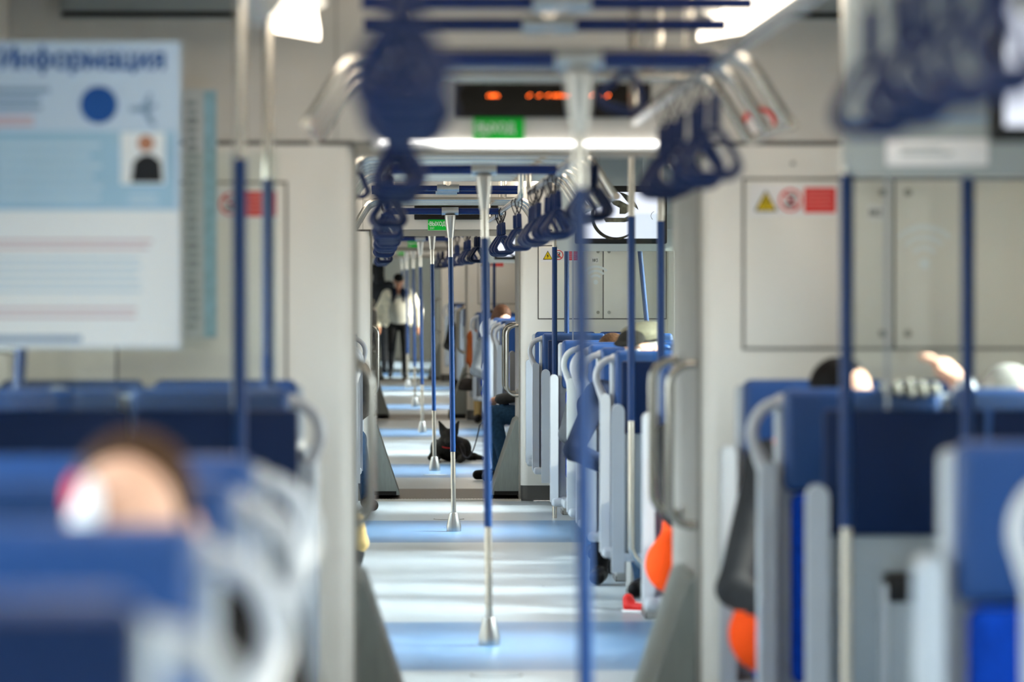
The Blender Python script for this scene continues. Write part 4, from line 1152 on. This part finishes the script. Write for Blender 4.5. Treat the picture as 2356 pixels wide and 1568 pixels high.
kd = Kind('white_cap', 'cap')
b = Body(); b.ell((0, 0, .03), (.055, .06, .05), 't', .02); b.ell((0, -.07, .01), (.045, .045, .010), 't', .015)
kd.parts.append(('crown', b.mesh('crown', .006, {'t': 'cloth_white'}), None, None))
kd.part('band', MB().tube([(.050 * math.cos(t), .056 * math.sin(t), .012) for t in np.linspace(0, 2 * PI, 25)[:-1]], .005, 6, closed=True), 'cloth_grey')
kd.place('small white cap held on the knee of the passenger in black', -.255, 33.12, .655)
# dog's owner in the third car
person('person in grey padded jacket and blue jeans seated beside the black dog', 1.47, 37.72, yaw=-PI / 2, res=.009,
       J=dict(knL=(-.16, -.60, .56), knR=(.14, -.60, .56), anL=(-.16, -.56, .09), toL=(-.19, -.73, .045), anR=(.15, -.50, .09), toR=(.16, -.66, .045), elL=(-.22, -.34, .70), elR=(.22, -.34, .72), wrL=(-.10, -.55, .68), haL=(-.04, -.62, .65), wrR=(.10, -.55, .68), haR=(.03, -.62, .66)),
       tags=dict(top='cloth_grey', legs='denim'), hair=('short', 'hair_brown'))
# farther passengers
person('woman with reddish brown hair over a blue headrest beyond the second gangway', 1.165, 46.95, res=.011, head=(.4, .25, 0), J=dict(head=(0, -.19, 1.235), neck=(0, -.15, 1.06)), tags=dict(top='cloth_grey'), hair=('long', 'hair_red'), scale=1.03)
person('seated person in a rust coloured coat holding a black bag, third car', 1.16, 53.4, res=.010,
       J=dict(elL=(-.20, -.24, .72), wrL=(-.14, -.40, .58), haL=(-.14, -.45, .50), shL=(-.17, -.14, 1.0)), tags=dict(top='cloth_rust', legs='cloth_tan'), hair=('long', 'hair_brown'), face='skin_tan')
person('seated person in dark coat and trousers with one foot in the aisle, fourth car', 1.10, 65.2, res=.011, J=dict(anL=(-.14, -.66, .09), toL=(-.18, -.83, .045)), tags=dict(top='cloth_black', legs='cloth_black'), hair=('short', 'hair_black'))
# man walking towards the camera
def opencoat(B, j, loc, R):
    for s in (-1, 1):
        B.cap(j['chest'] + (s * .15, .0, .10), j['pelvis'] + (s * .19, .0, .02), .085, .085, 'coat', .03)
        B.cap(j['sh' + 'LR'[s > 0]], j['el' + 'LR'[s > 0]], .086, .080, 'coat', .03).cap(j['el' + 'LR'[s > 0]], j['wr' + 'LR'[s > 0]], .080, .062, 'coat', .03)
        B.cap(j['neck'] + (s * .07, -.02, .01), j['chest'] + (s * .08, -.10, .03), .045, .03, 'scarf', .015)
    B.ell(j['belly'] + (0, -.02, .02), (.185, .15, .24), 'top', .04)
person('man in a black peaked cap and pale jacket walking towards the camera', PX(917, 76.3), 76.3, z=-.02, pose='stand', res=.010, head=(.06, .22, 0), eyes=True, face='skin_tan', scale=1.0,
       J=dict(elL=(-.32, .04, 1.14), wrL=(-.345, -.05, .90), haL=(-.34, -.10, .81), elR=(.325, .05, 1.14), wrR=(.33, -.04, .90), haR=(.33, -.09, .81),
              anL=(-.13, .22, .16), knL=(-.12, -.02, .50), toL=(-.14, .09, .05), anR=(.10, -.14, .09), knR=(.11, -.10, .50), toR=(.12, -.31, .05)),
       tags=dict(top='cloth_grey2', legs='cloth_black', coat='cloth_sunlit', scarf='cloth_navy'), hat=('peak', 'cloth_black'), hair=('short', 'hair_black'), extra=opencoat)
person('tall person in black hooded coat standing behind the walking man', PX(868, 79.5), 79.5, yaw=PI, z=0, pose='stand', res=.012, head=(.3, .1, 0), tags=dict(top='cloth_black', legs='cloth_black'), hair=('short', 'hair_black'), hat=('hood', 'cloth_black'), scale=1.09)

# black bag in the rust coat's hand
kd = Kind('handbag', 'bag')
b = Body(); b.ell((0, 0, .07), (.10, .045, .075), 'h', .02); b.cap((-.08, 0, .03), (.08, 0, .03), .035, .035, 'h', .02)
kd.parts.append(('body', b.mesh('body', .008, {'h': 'leather'}), None, None))
kd.part('strap', MB().tube([(.06 * math.cos(t), 0, .12 + .07 * math.sin(t)) for t in np.linspace(0, PI, 12)], .006, 8), 'leather')
kd.place('small black bag held by the person in the rust coloured coat', .985, 52.86, .38)
# red shoe tip under the near seats of the second car
kd = Kind('sports_shoe', 'shoe')
b = Body(); b.cap((0, .10, .035), (0, -.08, .03), .036, .032, 'u', .02).cap((0, .10, .05), (0, .11, .08), .033, .034, 'u', .03)
kd.parts.append(('upper', b.mesh('upper', .006, {'u': 'red'}), None, None))
kd.part('sole', MB().rbox(-.038, .038, -.115, .135, .0, .018, .008, 2), 'sticker', label='white sole'); kd.part('lace', MB().rbox(-.018, .018, -.05, .05, .058, .066, .003), 'white_print')
kd.place('red sports shoe with white sole on the floor under the seats', PX(1480, 22.2), 22.2, 0.0, rot=(0, 0, .9), scale=.8)
# striped tubes added to stand for a glass reflection over the headrest
kd = Kind('glass_reflection', 'scarf')  # not a real scarf; added shape standing for the reflection
b = MB()
for i in range(9):
    b.tube([(i * .018 - .07, -.07, .0 + .004 * math.sin(i)), (i * .018 - .07, -.055, .028 - abs(i - 4) * .003), (i * .018 - .07, .0, .036 - abs(i - 4) * .003), (i * .018 - .07, .055, .02)], .0088, 8, mi=i % 2)
kd.part('reflection_stripes', b, ['cloth_cream', 'cap_shade'])
kd.place('cream and dark striped shape standing for a reflection over a headrest, screen side', PX(2095, 13.0) - .03, 13.0, 1.262)

# ------------------------------------------------------------------ the black dog lying in the third car
D = Body(); T = 'fur'
D.ell((0, .34, .13), (.125, .26, .125), T, .05).ell((0, .12, .135), (.145, .16, .13), T, .05)        # trunk and chest
D.ell((.05, .52, .12), (.14, .14, .115), T, .05)
D.cap((0, .08, .19), (0, -.01, .235), .090, .080, T, .04)                                            # neck
D.ell((0, -.045, .262), (.080, .085, .066), T, .03)                                                  # skull
D.cap((0, -.09, .235), (0, -.178, .198), .050, .034, T, .03)                                         # muzzle
D.ell((0, -.208, .206), (.017, .012, .012), 'nose', .006)
for s in (-1, 1):
    D.cap((s * .11, .03, .12), (s * .125, -.02, .05), .052, .042, T, .03).cap((s * .125, -.02, .048), (s * .115, -.25, .035), .040, .032, T, .02)   # forelegs on the floor
    D.ell((s * .115, -.28, .028), (.036, .048, .027), T, .012)
    D.ell((s * .145, .46, .11), (.06, .13, .10), T, .03)                                             # thigh, knee forward
    D.cap((s * .17, .38, .05), (s * .19, .52, .04), .038, .030, T, .02).cap((s * .19, .52, .035), (s * .20, .34, .03), .028, .026, T, .02)
    # pointed upright ear, broad at its foot
    D.cap((s * .048, -.035, .305), (s * .098, -.03, .402), .034, .005, T, .015).cap((s * .030, -.03, .312), (s * .097, -.028, .405), .022, .004, T, .012)
    D.cap((s * .072, -.03, .285), (s * .1, -.028, .395), .022, .004, T, .012)
    D.ell((s * .034, -.115, .268), (.010, .008, .008), 'eye', .003)
D.cap((.10, .50, .07), (.24, .40, .04), .045, .032, T, .02).cap((.24, .40, .04), (.33, .22, .03), .032, .020, T, .02)
dx, dz = bend(41.7)
root = link('dog', None, loc=(PX(1033, 41.7), 41.7, dz - .002)); root.rotation_euler = (0, 0, -.05); root.scale = (.93,) * 3
tag(root, 'black dog with pointed ears lying in the aisle facing the camera', 'dog')
link('body', D.mesh('body', .009, {'fur': 'dog_black', 'nose': 'black', 'eye': 'eye_dark'}), root)
c = link('collar', MB().tube([(.098 * math.cos(t), .055 + .092 * math.sin(t), .190 + .05 * math.sin(t)) for t in np.linspace(0, 2 * PI, 25)[:-1]], .011, 8, closed=True).mesh('collar', 'collar_red'), root); c['label'] = 'dark red collar'
kd = Kind('dog_leash', 'leash')
p0 = np.array((.09, .03, .165)); p3 = np.array((PX(1104, 40.6) - PX(1033, 41.7), -1.0, .36))
pts = [tuple(p0 * (1 - t) + p3 * t - np.array((0, 0, .20 * 4 * t * (1 - t)))) for t in np.linspace(0, 1, 18)]
pts += [tuple(p3 + (q3 := np.array((.10, -2.2, .22))) * t) for t in np.linspace(.1, 1, 8)]
kd.part('cord', MB().tube(pts, .006, 8), 'cord_black')
kd.place('thin dark leash running from the dog to the seated owner', PX(1033, 41.7) - dx, 41.7, 0.0)
# ------------------------------------------------------------------ light and camera
w = bpy.data.worlds.new('sky'); SC.world = w; w.use_nodes = True
nt = w.node_tree; bg = nt.nodes['Background']
tc = nt.nodes.new('ShaderNodeTexCoord'); sp = nt.nodes.new('ShaderNodeSeparateXYZ'); rp = nt.nodes.new('ShaderNodeValToRGB')
nt.links.new(tc.outputs['Generated'], sp.inputs['Vector']); nt.links.new(sp.outputs['Z'], rp.inputs['Fac'])
e = rp.color_ramp.elements; e[0].position = 0; e[0].color = (.22, .21, .19, 1); e[1].position = .45; e[1].color = (1.05, 1.28, 1.5, 1)
n = e.new(.02); n.color = (.75, .76, .74, 1)
# bright lobe added to the sky, higher than the sun, to band the floor
gd = Vector((1, -.05, .80)).normalized()
dot = nt.nodes.new('ShaderNodeVectorMath'); dot.operation = 'DOT_PRODUCT'; dot.inputs[1].default_value = gd
nrm = nt.nodes.new('ShaderNodeVectorMath'); nrm.operation = 'NORMALIZE'
nt.links.new(tc.outputs['Generated'], nrm.inputs[0]); nt.links.new(nrm.outputs['Vector'], dot.inputs[0])
mx0 = nt.nodes.new('ShaderNodeMath'); mx0.operation = 'MAXIMUM'; mx0.inputs[1].default_value = 0
pw = nt.nodes.new('ShaderNodeMath'); pw.operation = 'POWER'; pw.inputs[1].default_value = 22
nt.links.new(dot.outputs['Value'], mx0.inputs[0]); nt.links.new(mx0.outputs['Value'], pw.inputs[0])
sc_ = nt.nodes.new('ShaderNodeVectorMath'); sc_.operation = 'SCALE'; sc_.inputs[0].default_value = (8.0, 8.2, 8.0)
nt.links.new(pw.outputs['Value'], sc_.inputs['Scale'])
ad = nt.nodes.new('ShaderNodeVectorMath'); ad.operation = 'ADD'
nt.links.new(rp.outputs['Color'], ad.inputs[0]); nt.links.new(sc_.outputs['Vector'], ad.inputs[1])
nt.links.new(ad.outputs['Vector'], bg.inputs['Color']); bg.inputs['Strength'].default_value = SKY = 9.5
s = bpy.data.lights.new('sun', 'SUN'); s.energy = 6; s.angle = .01; s.color = (1, .88, .68)
so = bpy.data.objects.new('sun', s); COL.objects.link(so)
so.rotation_euler = Vector((-1, .22, -.36)).to_track_quat('-Z', 'Y').to_euler()

cam = bpy.data.cameras.new('camera'); co = bpy.data.objects.new('camera', cam); COL.objects.link(co)
cam.sensor_width = 36; cam.lens = 36 * F / 2356; cam.clip_start = .2; cam.clip_end = 300
co.location = (0, 0, EYE)
yaw = math.atan((1178 - VX) / F); pitch = math.atan((784 - VY) / F)
co.rotation_euler = (PI / 2 - pitch, 0, -yaw)
cam.dof.use_dof = True; cam.dof.focus_distance = 31.5; cam.dof.aperture_fstop = (cam.lens / 1000) / .052
cam.dof.aperture_blades = 0
SC.camera = co
SC.cycles.max_bounces = 8; SC.cycles.diffuse_bounces = 5; SC.cycles.glossy_bounces = 4; SC.cycles.transparent_max_bounces = 12
SC.cycles.sample_clamp_indirect = 10; SC.cycles.use_denoising = True
SC.cycles.caustics_reflective = False; SC.cycles.caustics_refractive = False
v = SC.view_settings; v.view_transform = 'Standard'; v.look = 'None'; v.gamma = 1; v.exposure = 0.6; v.use_curve_mapping = False
